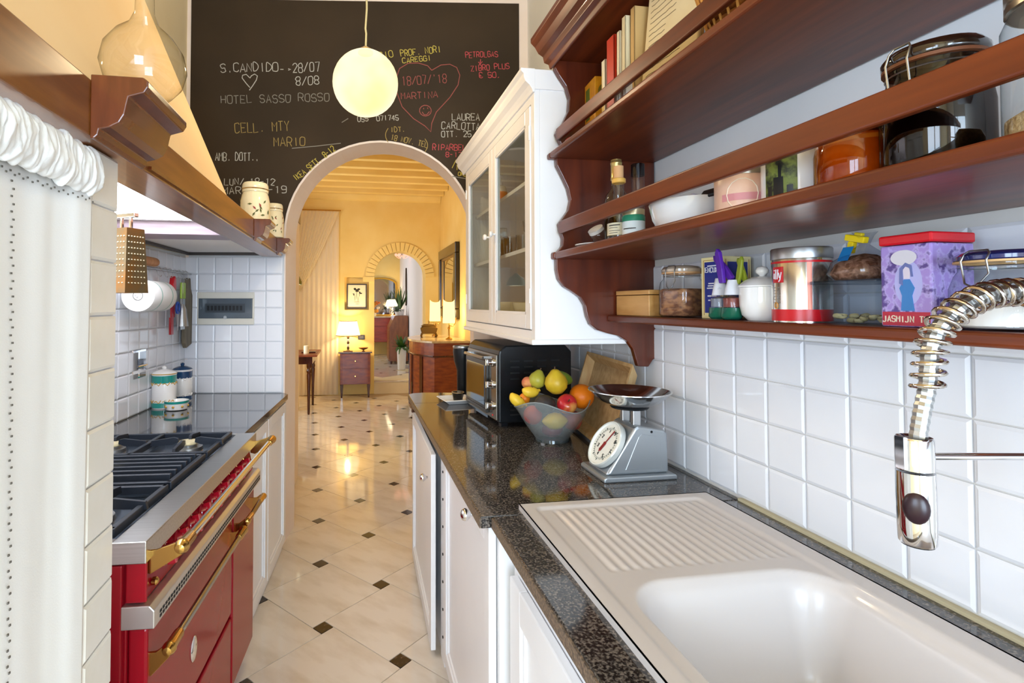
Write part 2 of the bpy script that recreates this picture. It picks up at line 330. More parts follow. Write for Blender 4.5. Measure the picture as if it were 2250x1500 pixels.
# back wall with the daylight window behind the viewer
wb = MB().box(-1.8, -.95, -3.2, -3.06, 0, 3.62).box(1.05, 1.2, -3.2, -3.06, 0, 3.62).box(-.95, 1.05, -3.2, -3.06, 0, .25).box(-.95, 1.05, -3.2, -3.06, 2.25, 3.62)
struct('wall_back', wb, plaster_white)
wf = MB()
for x in (-.95, .02, .99): wf.box(x, x + .06, -3.10, -3.06, .25, 2.25)
for z in (.25, 1.2, 2.19): wf.box(-.95, 1.05, -3.10, -3.06, z, z + .06)
struct('window_1', wf, white_paint)
wf = MB(LM)
for y in (-2.9, -2.22, -1.56): wf.box(-.74, -.69, y, y + .06, .9, 2.6)
for z in (.9, 2.54): wf.box(-.74, -.69, -2.9, -1.5, z, z + .06)
struct('added_side_window', wf, white_paint)  # made-up window frame around the opening cut for the side fill
struct('ceiling', MB().box(-1.8, 1.2, -3.2, 3.7, 3.62, 3.7), plaster_cream, 'high cream ceiling of the kitchen')
# hall
tr = struct('trim_1', MB().box(-.62, -.455, 3.66, 4.48, 0, 2.06), plaster_pink, 'white door post in the passage behind the arch')
obj('latch', MB().box(-.4565, -.4535, 3.98, 4.06, 1.035, 1.05).box(-.4565, -.4535, 3.98, 4.0, 1.02, 1.065).box(-.4565, -.4535, 4.04, 4.06, 1.02, 1.065), black_plastic, tr)
obj('wood_lintel', MB().box(-.66, -.448, 4.1, 4.5, 2.06, 2.32), wood_v, tr)
struct('wall_passage', MB().box(-.9, -.62, 3.50, 4.5, 0, 3.3).box(-.7, -.462, 3.49, 3.66, 0, 3.3).box(.78, 1.4, 3.33, 3.43, 0, 3.3), plaster_pink)
struct('wall_hall_left', MB().box(-1.4, -1.3, 4.4, 5.4, 0, 3.3).box(-1.4, -1.3, 7.2, 8.4, 0, 3.3).box(-1.4, -1.3, 5.4, 7.2, 0, .6).box(-1.4, -1.3, 5.4, 7.2, 2.6, 3.3).box(-1.4, -.6, 4.4, 4.5, 0, 3.3), plaster_yellow)
struct('wall_hall_right', MB().box(1.35, 1.45, 3.05, 8.4, 0, 3.3), plaster_yellow, 'warm yellow side wall of the hall')
YF = 8.35
whe = struct('wall_hall_end', arch_wall(MB(), .299, 1.5, 0, 3.3, .704, .405, 1.83, YF, YF + .31), plaster_yellow, 'warm yellow end wall of the hall with a second arch')
obj('niche_wall', MB().box(-1.4, -.16, YF, YF + .31, 0, 3.3).box(.215, .299, YF, YF + .31, 0, 3.3).box(-.16, .215, YF, YF + .31, 0, 1.31).box(-.16, .215, YF, YF + .31, 1.82, 3.3).box(-.16, .215, YF + .1, YF + .31, 1.31, 1.82), plaster_yellow, whe)
for i in range(22):
    A = math.pi - math.pi * i / 22 - .008; B = math.pi - math.pi * (i + 1) / 22 + .008; q = []
    for (r, a) in ((.405, A), (.405, B), (.545, B), (.545, A)): q.append((.704 + r * math.cos(a), 1.83 + r * math.sin(a)))
    obj('voussoir', MB().prism(q, YF - .03, YF + .001), plaster_yellow, whe, bevel=.004)
obj('impost', MB().box(.12, .30, YF - .035, YF + .001, 1.75, 1.83), plaster_yellow, whe, bevel=.004)
ch = struct('ceiling_hall', MB().box(-1.4, 1.45, 3.6, 8.4, 3.22, 3.3), plaster_yellow, 'cream hall ceiling with parallel wooden beams')
for i in range(11): obj('ceiling_beam', MB().box(-1.3, 1.345, 4.3 + .37 * i - .045, 4.3 + .37 * i + .045, 3.07, 3.22), plaster_yellow, ch, bevel=.006)
obj('cornice', MB().prism([(8.35, 3.02), (8.31, 3.03), (8.26, 3.1), (8.24, 3.22), (8.35, 3.22)], -1.3, 1.345, 'x'), plaster_yellow, ch)
# room beyond
struct('wall_far_right', MB().box(1.09, 1.2, 8.66, 13.1, .18, 3.0), plaster_white, 'white side wall of the far room')
struct('wall_far_end', MB().box(-1.4, 1.2, 13.0, 13.1, .18, 3.0), plaster_yellow)
struct('wall_far_left', MB().box(-1.3, -1.2, 8.66, 9.9, .18, 3).box(-1.3, -1.2, 11.7, 13.1, .18, 3).box(-1.3, -1.2, 9.9, 11.7, .18, .8).box(-1.3, -1.2, 9.9, 11.7, 2.6, 3), plaster_white)
cf = struct('ceiling_far', MB().box(-1.4, 1.2, 8.6, 13.1, 2.95, 3.02), plaster_white)
for i in range(6): obj('ceiling_beam', MB().box(-1.3, 1.085, 9.2 + .7 * i, 9.34 + .7 * i, 2.8, 2.95), wood_v, cf)
obj('sill', MB().box(.300, 1.107, 8.345, 8.40, .180, .190), marble, f2)
# ------------------------------------------------ chalk writing
ch_w = mat('chalk_white', 'b9b7b0', .9); ch_y = mat('chalk_yellow', 'bfae50', .9); ch_o = mat('chalk_tan', 'a08a50', .9); ch_p = mat('chalk_pink', '96504a', .9); ch_r = mat('chalk_red', 'b84c52', .9); ch_t = mat('chalk_grey', '87837a', .9)
def E2(u, v): return (.551 + (u - 623) * .00272, 1.686 + (561 - v) * .002715)
xE = EM.to_3x3() @ Vector((1, 0, 0)); nE = EM.to_3x3() @ Vector((0, -1, 0)); zE = Vector((0, 0, 1))
def note(name, rows, m, sw=.0042):
    mb = MB()
    for (s_, u, v, h, w, ang) in rows:
        t_, z_ = E2(u, v); a = R(ang)
        write(mb, s_, Ew(t_, -.0042, z_), xE * math.cos(a) + zE * math.sin(a), zE * math.cos(a) - xE * math.sin(a), h * .0027, w * .0027, sw, nrm=nE)
    return obj(name, mb, m, board)
def curve(name, ptss, m, sw=.0048):
    mb = MB()
    for pts in ptss: mb.ribbon([Ew(E2(*p)[0], -.0042, E2(*p)[1]) for p in pts], sw, nE)
    return obj(name, mb, m, board)
note('chalk_note', [('S.CANDIDO', 485, 160, 19, 128, 2), ('28/07', 641, 158, 20, 62, 3), ('8/08', 648, 187, 18, 54, 3), ('->', 613, 158, 12, 30, 0)], ch_w)
note('chalk_note', [('HOTEL SASSO ROSSO', 486, 229, 17, 240, 2)], ch_t)
note('chalk_note', [('CELL. MTY', 517, 293, 21, 122, 3), ('MARIO', 601, 322, 19, 72, 2)], ch_o)
note('chalk_note', [('AMB. DOTT..', 475, 354, 17, 96, 0), ('LUN/ 18-12', 495, 407, 14, 112, 0), ('MAR. 17-19', 492, 428, 15, 142, 2)], ch_w)
note('chalk_note', [('IKEA SETT. 8-12', 650, 398, 13, 112, 39)], ch_y)
note('chalk_note', [('GIO', 830, 126, 14, 34, 10), ('PROF. NORI', 877, 120, 14, 92, 7), ('CAREGGI', 881, 135, 11, 66, 7)], ch_y)
note('chalk_note', [("18/07/'18", 880, 184, 19, 102, 4), ('MARTINA', 878, 215, 14, 84, 3)], ch_p)
note('chalk_note', [('PETROLGAS', 1020, 121, 12, 74, 3), ('ZIBRO PLUS', 1032, 151, 12, 88, 5), ('€ 50,', 1050, 166, 12, 50, 2)], ch_r)
note('chalk_note', [('LAUREA', 990, 261, 15, 64, 0), ('CARLOTTA', 967, 279, 15, 88, -2), ('OTT. 25', 967, 299, 13, 68, 2)], ch_w)
note('chalk_note', [('RIPARBELLA', 947, 328, 13, 96, 0), ('8-12 LU', 976, 343, 11, 66, 0)], ch_r)
note('chalk_note', [('IDT.', 855, 289, 11, 34, 4), ('18 NOV. TEL', 855, 305, 12, 84, -12), ('(', 842, 309, 30, 14, 0), (')', 928, 333, 30, 14, 0)], ch_o)
note('chalk_note', [('/', 990, 368, 18, 12, 0), ('IO', 1000, 357, 13, 26, 4), ('11 GE', 998, 371, 12, 36, -3), ('ORE 1', 1003, 383, 8, 34, -8)], ch_y)
note('chalk_note', [('055 6071745', 783, 266, 11, 92, 3)], ch_w)
curve('chalk_heart', [[(548, 193), (540, 184), (531, 172), (532, 166), (540, 164), (546, 170), (548, 172), (551, 167), (558, 163), (564, 167), (562, 176), (554, 189), (547, 199)]], ch_w)
curve('chalk_heart', [[(945, 150), (936, 140), (915, 134), (893, 135), (874, 147), (866, 170), (868, 200), (880, 232), (905, 258), (930, 274), (943, 287), (945, 268), (955, 243), (985, 210), (1003, 182), (1007, 160), (1000, 143), (985, 136), (965, 138), (945, 150)]], ch_p)
curve('chalk_smiley', [[(931 + 13 * math.cos(a * .5), 240 + 12 * math.sin(a * .5)) for a in range(14)], [(924, 243), (928, 249), (934, 249), (940, 242)], [(927, 234), (927, 237)], [(936, 233), (936, 236)]], ch_p)
curve('chalk_arrow', [[(1053, 124), (1052, 134)], [(1048, 130), (1052, 135), (1057, 129)]], ch_r)
curve('chalk_line', [[(640, 326), (690, 321), (746, 314)], [(748, 268), (762, 259)], [(990, 385), (1030, 392)]], ch_t)
# ================================================ right side: worktop, sink, cabinets
def raised_panel(mb, y0, y1, z0, z1, x, fr=.055, d=.012):
    # framed door leaf in the YZ plane, front toward -X : stiles, rails and a recessed panel
    mb.box(x - .02, x, y0, y0 + fr, z0, z1).box(x - .02, x, y1 - fr, y1, z0, z1).box(x - .02, x, y0 + fr, y1 - fr, z0, z0 + fr).box(x - .02, x, y0 + fr, y1 - fr, z1 - fr, z1)
    mb.box(x - .02 + d, x, y0 + fr, y1 - fr, z0 + fr, z1 - fr)
    g = fr + .012
    for a in ((y0 + fr, y0 + g, z0 + fr, z1 - fr), (y1 - g, y1 - fr, z0 + fr, z1 - fr), (y0 + g, y1 - g, z0 + fr, z0 + g), (y0 + g, y1 - g, z1 - g, z1 - fr)): mb.box(x - .02 + d * .5, x - .002, *a)
    return mb
def knob_prof(r): return [(r * .35, 0), (r * .35, .006), (r * .6, .009), (r, .017), (r * 1.05, .023), (r * .8, .031), (r * .35, .035), (0.0001, .036)]
ML90 = Matrix.Rotation(R(-90), 4, 'Y')   # local z -> -x
# far cabinet with the door left ajar
c1 = thing('base_cabinet', 'white base cabinet at the far end of the worktop, door ajar', 'cabinet', (.352, 2.05, 0))
obj('carcass', MB().box(0, .65, -.04, .9, .0, .846), white_paint, c1, bevel=.003)
obj('face_frame', MB().box(-.012, 0, -.04, .04, .02, .846).box(-.012, 0, .84, .9, .02, .846).box(-.012, 0, .04, .84, .79, .846), white_paint, c1, bevel=.002)
for k in range(7): obj('peg_hole', MB().lathe([(.005, 0), (.005, .003), (.0001, .003)], 10, M=Matrix.Translation((-.012, -.015, .12 + .105 * k)) @ ML90), dark_slot, c1, smooth=40)
D = Matrix.Translation((-.014, .88, 0)) @ Matrix.Rotation(R(-1.0), 4, 'Z') @ Matrix.Translation((0, -.88, 0))
d1 = obj('door', raised_panel(MB(D), .05, .88, .03, .80, -.002), white_paint, c1, bevel=.0025)
obj('knob', MB(D).lathe(knob_prof(.016), 16, M=Matrix.Translation((-.022, .16, .675)) @ ML90), chrome, d1, smooth=40)
c2 = thing('base_cabinet', 'white base cabinet with one panelled door and round chrome knob near the drainer', 'cabinet', (.352, 1.27, 0))
obj('carcass', MB().box(0, .65, 0, .735, .0, .846), white_paint, c2, bevel=.003)
obj('plinth', MB().box(.0, .02, 0, .735, 0, .07), white_paint, c2)
d2 = obj('door', raised_panel(MB(), .02, .70, .08, .845, -.002, .05), white_paint, c2, bevel=.0025)
obj('knob', MB().lathe(knob_prof(.017), 16, M=Matrix.Translation((-.022, .20, .808)) @ ML90), chrome, d2, smooth=40)
c3 = thing('base_cabinet', 'white sink base cabinet with moulded panel below the drainer', 'cabinet', (.385, .0, 0))
obj('carcass', MB().box(0, .04, -.5, 1.255, .0, .846).box(.04, .62, -.5, 1.255, 0, .55), white_paint, c3, bevel=.003)
obj('door', raised_panel(MB(), .62, 1.22, .08, .76, -.002, .075, .014), white_paint, c3, bevel=.003)
obj('door', raised_panel(MB(), -.1, .60, .08, .76, -.002, .075, .014), white_paint, c3, bevel=.003)
obj('moulding', MB().prism([(0, .80), (-.012, .802), (-.02, .812), (-.02, .82), (-.012, .828), (0, .83)], -.5, 1.255, 'y'), white_paint, c3)
# granite
wt = thing('worktop', 'speckled dark granite worktop slab under the fruit bowl and oven', 'worktop', (.303, 1.27, ZC - .03))
obj('slab', MB().box(.003, .715, .003, 1.5, 0, .03).prism([(.003, 1.5), (.715, 1.5), (.715, 1.72), (.40, 1.77), (.10, 1.83), (.03, 1.815), (.003, 1.78)], 0, .03, 'z'), granite, wt, bevel=.003)
obj('edge', MB().box(0, .0035, .003, 1.77, .002, .0265), granite_edge, wt)
wt2 = thing('worktop', 'speckled granite worktop slab around the white sink', 'worktop', (.332, -.6, ZC - .03))
obj('slab', MB().box(.004, .138, 0, 1.868, 0, .03).box(.575, .686, 0, 1.868, 0, .03).box(.138, .575, 1.52, 1.868, 0, .03).box(.138, .575, 0, .62, 0, .03), granite, wt2, bevel=.002)
obj('edge', MB().box(0, .0045, 0, 1.868, .002, .0265), granite_edge, wt2)
obj('caulk', MB().box(.672, .686, 0, 1.868, .03, .036), mat('caulk', 'c9bf9f', .6), wt2)
# sink : height field
sink_mat = mat('sink_composite', 'cbc4c1', .32, coat=.15)
SX0, SX1, SY0, SY1 = .412, .940, -.30, 1.306
def sm(a, b, x): x = min(1, max(0, (x - a) / (b - a))); return x * x * (3 - 2 * x)
def rrect(x, y, x0, x1, y0, y1, r):
    cx, cy = (x0 + x1) / 2, (y0 + y1) / 2; dx = abs(x - cx) - (x1 - x0) / 2 + r; dy = abs(y - cy) - (y1 - y0) / 2 + r
    return math.hypot(max(dx, 0), max(dy, 0)) + min(max(dx, dy), 0) - r
def sink_z(x, y):
    z = .893
    z -= .005 * sm(0, -.012, rrect(x, y, SX0 + .03, SX1 - .04, SY0 + .03, SY1 - .028, .02))
    ins = rrect(x, y, .478, .895, .955, 1.262, .01)
    if ins < 0:
        k = (x - .478) / .0232; z += .0042 * sm(0, -.012, ins) * (0.5 + .5 * math.cos(2 * math.pi * k)) - .002 * sm(0, -.01, ins)
    d = rrect(x, y, .485, .885, .22, .905, .085)
    z -= .012 * sm(.012, -.004, d) + .165 * sm(.0, -.06, d) + .008 * sm(-.06, -.2, d)
    return z
def sink_fn(u, v):
    x = SX0 + (SX1 - SX0) * u; y = SY0 + (SY1 - SY0) * v; return (x, y, sink_z(x, y))
sk = MB().grid(sink_fn, 190, 330)
sk.box(SX0, SX0 + .004, SY0, SY1, ZC, .893).box(SX1 - .004, SX1, SY0, SY1, ZC, .893).box(SX0, SX1, SY1 - .004, SY1, ZC, .893)
sko = thing('sink', 'white composite sink with ridged drainer and deep bowl set in the granite', 'sink', (.66, .5, ZC))
obj('basin', sk, sink_mat, sko, smooth=60, world=True)
obj('drain_strainer', MB().lathe([(.0001, .002), (.02, .002), (.022, .005), (.042, .005), (.045, 0)], 24, (.685, .56, .711)), steel, sko, smooth=40, world=True)
# faucet
fa = thing('faucet', 'chrome pull-down kitchen faucet with coiled spring hose over the sink', 'faucet', (.972, .47, ZC))
def fp(*p): return Vector(p)
path = [fp(.664, .523, 1.30), fp(.666, .522, 1.325), fp(.669, .521, 1.35), fp(.681, .518, 1.376), fp(.704, .512, 1.398), fp(.735, .506, 1.411), fp(.775, .499, 1.414), fp(.82, .49, 1.408), fp(.87, .481, 1.388), fp(.925, .473, 1.345), fp(.960, .47, 1.29), fp(.972, .47, 1.24)]
def resample(p, n):
    ls = [0]
    for a, b in zip(p, p[1:]): ls.append(ls[-1] + (b - a).length)
    out = []
    for i in range(n + 1):
        s = ls[-1] * i / n; k = max(j for j in range(len(ls) - 1) if ls[j] <= s + 1e-9); f = (s - ls[k]) / (ls[k + 1] - ls[k]); 
        p0 = p[max(k - 1, 0)]; p1 = p[k]; p2 = p[k + 1]; p3 = p[min(k + 2, len(p) - 1)]
        out.append(.5 * ((2 * p1) + (p2 - p0) * f + (2 * p0 - 5 * p1 + 4 * p2 - p3) * f * f + (3 * p1 - p0 - 3 * p2 + p3) * f ** 3))
    return out
rs = resample(path, 38 * 14); hel = []
up = None
for i, p in enumerate(rs):
    t = (rs[min(i + 1, len(rs) - 1)] - rs[max(i - 1, 0)]).normalized()
    if up is None: up = t.orthogonal().normalized()
    up = (up - t * up.dot(t)).normalized(); w = t.cross(up); a = 2 * math.pi * i / 14
    if i < 28: t *= 0
    hel.append(p + (up * math.cos(a) + w * math.sin(a)) * .0148)
obj('spring', MB().tube(hel, .0026, 6), mat('nickel', 'c8bfb4', .14, 1), fa, smooth=60, world=True)
hose = [fp(.650, .5235, 1.235), fp(.652, .5235, 1.25), fp(.657, .523, 1.275)] + [Vector(p) for p in path]
ho = resample(hose, 130)
obj('hose', MB().tube(ho, [.0082 + .0009 * (k % 2) for k in range(len(ho))], 10), steel_rough, fa, world=True)
hm = Matrix.Translation((.648, .524, 1.122)) @ Matrix.Rotation(R(-1), 4, 'Y')
hd = obj('spray_head', MB(hm).lathe([(.0001, 0), (.0165, 0), (.0178, .002), (.0182, .02), (.0186, .06), (.0182, .083), (.0001, .083)], 28), chrome, fa, smooth=35, world=True)
obj('button', MB(hm @ Matrix.Translation((-.0128, -.0102, .045)) @ Matrix.Rotation(R(-51), 4, 'Z')).ball((0, 0, 0), .0112, 1.12, .62, 1.65, 20), mat('button_plum', '28151b', .3), hd, smooth=60, world=True)
obj('spray_ring', MB(hm).lathe([(.0001, -.0015), (.0155, -.0015), (.0158, 0), (.0001, 0)], 24), black_plastic, hd, world=True)
dk = obj('docking_collar', MB(hm).lathe([(.0172, .085), (.0182, .086), (.0182, .121), (.0170, .123), (.012, .121), (.0125, .1), (.0172, .085)], 28).box(-.022, -.014, -.006, .004, .088, .125), chrome, fa, smooth=35, world=True)
obj('support_arm', MB().tube([(.664, .5215, 1.222), (.972, .47, 1.222)], .0042, 12), chrome, fa, smooth=60, world=True)
obj('post', MB().lathe([(.025, 0), (.025, .008), (.02, .014), (.02, .19), (.015, .2), (.015, .36), (.0001, .37)], 24), chrome, fa, smooth=40)
obj('lever', MB().tube([(.0, -.018, .1), (-.01, -.06, .115), (-.012, -.11, .14)], [.008, .006, .005], 10), chrome, fa, smooth=60)

# ================================================ wooden wall shelf
ws = thing('wall_shelf', 'dark brown wooden wall shelf with scrolled side and gallery rails', 'shelf', (XW, 1.68, 1.19))
prof = [(XW, 2.222), (.667, 2.222), (.66, 2.195), (.675, 2.17), (.70, 2.135), (.712, 2.095), (.708, 2.05), (.69, 2.013), (.668, 1.985), (.663, 1.972), (.672, 1.955), (.682, 1.935), (.676, 1.91), (.664, 1.888), (.666, 1.865), (.685, 1.83), (.705, 1.79), (.714, 1.75), (.706, 1.715), (.684, 1.685), (.671, 1.668), (.676, 1.645), (.686, 1.62), (.684, 1.595), (.668, 1.575), (.663, 1.55), (.663, 1.515), (.670, 1.483), (.689, 1.459), (.72, 1.441), (.746, 1.423), (.763, 1.395), (.770, 1.36), (.782, 1.332), (.806, 1.313), (.845, 1.301), (.885, 1.292), (.915, 1.274), (.936, 1.245), (.946, 1.21), (.953, 1.188), (.992, 1.186), (XW - .012, 1.21), (XW, 1.215)]
obj('side_panel', MB().prism(prof, 1.672, 1.694), wood_v, ws, world=True, bevel=.003)
Y0 = -.25
obj('shelf_board', MB().box(.640, XW, Y0, 1.672, 1.888, 1.908).box(.640, .70, 1.672, 1.70, 1.888, 1.908), wood, ws, world=True, bevel=.006, seg=3)
obj('shelf_board', MB().box(.656, XW, Y0, 1.672, 1.550, 1.574).box(.652, .70, 1.672, 1.70, 1.550, 1.574), wood, ws, world=True, bevel=.006, seg=3)
obj('shelf_board', MB().box(.842, XW, Y0, 1.672, 1.341, 1.363), wood, ws, world=True, bevel=.006, seg=3)
obj('top_board', MB().box(.66, XW, Y0, 1.695, 2.222, 2.245), wood, ws, world=True)
obj('crown_moulding', MB().prism([(.66, 2.20), (.665, 2.222), (.66, 2.245), (.66, 2.30), (.585, 2.30), (.585, 2.285), (.60, 2.27), (.612, 2.25), (.628, 2.24), (.632, 2.22), (.648, 2.215), (.652, 2.20)], Y0, 1.70), wood, ws, world=True, bevel=.002)
obj('gallery_rail', MB().box(.662, .677, Y0, 1.672, 1.946, 1.988), wood, ws, world=True, bevel=.004, seg=3)
obj('gallery_rail', MB().box(.669, .684, Y0, 1.672, 1.634, 1.676), wood, ws, world=True, bevel=.004, seg=3)

# ---------------- white glazed wall cabinet
CXF, CY0, CY1, CZ0, CZ1 = .597, 1.70, 2.82, 1.275, 2.13
uc = thing('wall_cabinet', 'white glazed two-door wall cabinet above the toaster oven', 'cabinet', (XW, 2.26, CZ0))
obj('carcass', MB().box(CXF + .02, XW, CY0, CY0 + .02, CZ0, CZ1).box(CXF + .02, XW, CY1 - .02, CY1, CZ0, CZ1).box(XW - .012, XW - .001, CY0 + .021, CY1 - .021, CZ0 + .001, CZ1 - .001).box(CXF + .021, XW - .013, CY0 + .021, CY1 - .021, CZ0 + .001, CZ0 + .02).box(CXF + .021, XW - .013, CY0 + .021, CY1 - .021, CZ1 - .02, CZ1 - .001), white_paint, uc, world=True, bevel=.002)
obj('face_frame', MB().box(CXF, CXF + .02, CY0, CY0 + .035, CZ0, CZ1).box(CXF, CXF + .02, CY1 - .035, CY1, CZ0, CZ1).box(CXF, CXF + .02, CY0 + .035, CY1 - .035, CZ0, CZ0 + .035).box(CXF, CXF + .02, CY0 + .035, CY1 - .035, CZ1 - .04, CZ1), white_paint, uc, world=True, bevel=.002)
obj('base_moulding', MB().box(CXF - .012, XW, CY0 - .005, CY1 + .012, CZ0 - .012, CZ0 + .006), white_paint, uc, world=True, bevel=.004)
crn = [(0, 0), (-.008, .0), (-.012, .012), (-.02, .024), (-.034, .036), (-.04, .05), (-.04, .062), (-.05, .07), (-.05, .08), (0, .08)]
obj('crown_moulding', MB().prism([(CXF + .002 + x, CZ1 - .012 + z) for x, z in crn] , CY0 - .005, CY1 + .05), white_paint, uc, world=True, bevel=.0015)
obj('top_panel', MB().box(CXF, XW, CY0 - .004, CY1 + .05, CZ1 - .001, CZ1 + .066), white_paint, uc, world=True)
for (a, b, kn) in ((CY0 + .036, 2.245, 2.195), (2.25, CY1 - .036, 2.30)):
    x = CXF - .004; z0, z1 = CZ0 + .038, CZ1 - .045; f = .052
    d = obj('door', MB().box(x, x + .022, a, a + f, z0, z1).box(x, x + .022, b - f, b, z0, z1).box(x, x + .022, a + f, b - f, z0, z0 + f).box(x, x + .022, a + f, b - f, z1 - f, z1), white_paint, uc, world=True, bevel=.003)
    obj('glass_pane', MB().box(x + .009, x + .012, a + f, b - f, z0 + f, z1 - f), clear_pane, d, world=True)
    obj('glazing_bead', MB().box(x + .002, x + .009, a + f, a + f + .008, z0 + f, z1 - f).box(x + .002, x + .009, b - f - .008, b - f, z0 + f, z1 - f).box(x + .002, x + .009, a + f, b - f, z0 + f, z0 + f + .008).box(x + .002, x + .009, a + f, b - f, z1 - f - .008, z1 - f), white_paint, d, world=True)
    obj('knob', MB().lathe([(.005, 0), (.005, .01), (.012, .014), (.014, .02), (.011, .026), (.0001, .028)], 14, M=Matrix.Translation((x, kn, 1.70)) @ ML90), ceramic, d, smooth=40, world=True)
    for z in (z0 + .09, z1 - .12):
        obj('hinge', MB().tube([(x - .001, (a if a < 2 else b) , z), (x - .001, (a if a < 2 else b), z + .05)], .0035, 8), white_matt, d, world=True)
obj('shelf_board', MB().box(CXF + .04, XW - .012, CY0 + .02, CY1 - .02, 1.60, 1.615), white_paint, uc, world=True)
obj('shelf_board', MB().box(CXF + .05, XW - .012, CY0 + .02, CY1 - .02, 1.86, 1.875), white_paint, uc, world=True)
# ================================================ crockery inside the glazed cabinet
def simple(name, label, cat, prof, loc, m, n=24, group=None, smooth=40, sx=1, sy=1):
    o = obj(name, MB().lathe(prof, n, sx=sx, sy=sy), m, smooth=smooth); o.location = loc; return tag(o, label, cat, group)
def bowl_prof(r, h, t=.004, foot=.45): return [(r * foot, 0), (r * foot, .004), (r * .75, h * .35), (r * .94, h * .7), (r, h), (r - t, h), (r * .92 - t, h * .72), (r * .7, h * .4), (.0001, .012)]
def bottle_prof(r, h, nr, nh): return [(r * .9, 0), (r, .004), (r, h - nh - r * .8), (r * .8, h - nh - r * .3), (nr, h - nh), (nr, h)]
zA, zB, zC0 = 1.616, 1.876, 1.296
o = thing('pump_bottle', 'orange and white pump bottle behind the cabinet glass', 'bottle', (.72, 2.56, zB))
obj('body', MB().lathe([(.032, 0), (.034, .005), (.034, .09), (.026, .115), (.012, .12)], 20), mat('bottle_cream', 'f2e6d2', .3), o, smooth=40)
obj('label_band', MB().lathe([(.0346, .012), (.0346, .085)], 20), mat('label_orange', 'e0752e', .4), o)
obj('pump', MB().lathe([(.013, .12), (.013, .135), (.005, .137), (.005, .155)], 14).box(-.03, .008, -.006, .006, .155, .163), ceramic, o)
simple('storage_jar', 'white lidded jar on the upper cabinet shelf behind glass', 'jar', [(.04, 0), (.042, .004), (.042, .08), (.038, .085), (.038, .1), (.0001, .104)], (.74, 1.84, zB), ceramic)
simple('small_bowl', 'small lime green bowl on the upper cabinet shelf', 'bowl', bowl_prof(.045, .035), (.73, 2.02, zB), mat('lime', '9fb83a', .3))
simple('carafe', 'clear glass carafe on the cabinet middle shelf', 'carafe', bottle_prof(.05, .17, .025, .04), (.74, 2.60, zA), clear)
for k, (x, y) in enumerate(((.70, 2.50), (.72, 2.40), (.76, 2.32))):
    simple('tumbler', ['clear tumbler right beside the carafe in the cabinet', 'middle clear tumbler of the cabinet row', 'clear tumbler near the centre stile of the cabinet'][k], 'glass', [(.028, 0), (.034, .1), (.032, .1), (.026, .006), (.0001, .006)], (x, y, zA), clear, group='glasses on the cabinet middle shelf')
simple('stem_glass', 'clear stemmed glass behind the near cabinet door', 'glass', [(.03, 0), (.004, .006), (.004, .06), (.03, .09), (.034, .13), (.032, .13), (.028, .09), (.0001, .064)], (.72, 2.10, zA), clear)
simple('cruet', 'small glass cruet behind the near cabinet door', 'bottle', bottle_prof(.026, .12, .01, .03), (.70, 2.0, zA), clear)
tag(obj('red_tray', MB(Matrix.Translation((.72, 1.86, zA))).box(-.06, .06, -.09, .09, 0, .006).box(-.06, -.055, -.09, .09, .006, .014).box(.055, .06, -.09, .09, .006, .014).box(-.06, .06, -.09, -.085, .006, .014).box(-.06, .06, .085, .09, .006, .014), mat('tray_red', 'b5442c', .4)), 'flat red tray on the cabinet middle shelf', 'tray')
simple('tall_canister', 'tall grey lilac canister behind the near cabinet door', 'canister', [(.042, 0), (.042, .19), (.04, .2), (.0001, .203)], (.84, 1.82, zA), mat('canister_lilac', '7d7684', .4))
mg = Matrix.Translation((.70, 1.90, zC0 + .12)) @ Matrix.Rotation(R(-50), 4, 'Y')
simple('mixing_bowl', 'wide cream mixing bowl at the bottom of the cabinet', 'bowl', bowl_prof(.13, .11), (.78, 2.12, zC0), ceramic_cream)
simple('plate_stack', 'stack of cream plates beside the far cabinet door', 'plates', [(.06, 0), (.07, .01), (.12, .10), (.12, .115), (.11, .115), (.0001, .10)], (.78, 2.52, zC0), ceramic_cream)
simple('green_cup', 'green glazed cup standing on the cabinet floor', 'cup', [(.028, 0), (.04, .02), (.046, .07), (.043, .07), (.036, .02), (.0001, .01)], (.69, 1.85, zC0), mat('green_glaze', '7ea04a', .15, coat=.5))
simple('blue_cone', 'slate blue funnel on the cabinet floor', 'funnel', [(.05, 0), (.012, .12), (.008, .17), (.006, .17), (.01, .12), (.047, 0)], (.86, 1.95, zC0), mat('slate_blue', '5b6d7c', .4))

# ================================================ worktop objects
# toaster oven
to = thing('toaster_oven', 'black toaster oven with steel front under the white cabinet', 'oven', (.598, 2.155, ZC), R(5))
W_, D_, H_ = .43, .33, .345
obj('housing', MB().prism([(0, .02), (.335, .02), (.335, H_ - .03), (.305, H_), (.03, H_), (.004, H_ - .022), (0, H_ - .035)], 0, W_), black_plastic, to, bevel=.006)
for z0_, n_ in ((.20, 4), (.225, 4), (.25, 4), (.275, 4), (.07, 2), (.05, 2), (.09, 2)):
    for k in range(n_ if z0_ > .1 else 4):
        if z0_ < .1 and k > 0: continue
        obj('vent_slot', MB().box(.05 + .062 * k, .05 + .062 * k + .042, -.0012, .001, z0_, z0_ + .007), dark_slot, to)
fp_ = obj('front_panel', MB().box(-.008, .0, .012, W_ - .012, .03, H_ - .04), mat('oven_front', '8d8880', .22, .9), to, bevel=.002)
dr = obj('door', MB().box(-.02, -.008, .105, W_ - .02, .06, H_ - .075).box(-.022, -.008, .105, W_ - .02, .045, .06), mat('oven_door_frame', '3a3836', .2, .6), to, bevel=.002)
obj('door_glass', MB().box(-.0225, -.02, .13, W_ - .045, .075, H_ - .095), mat('oven_glass', '1b1714', .03, coat=1), dr)
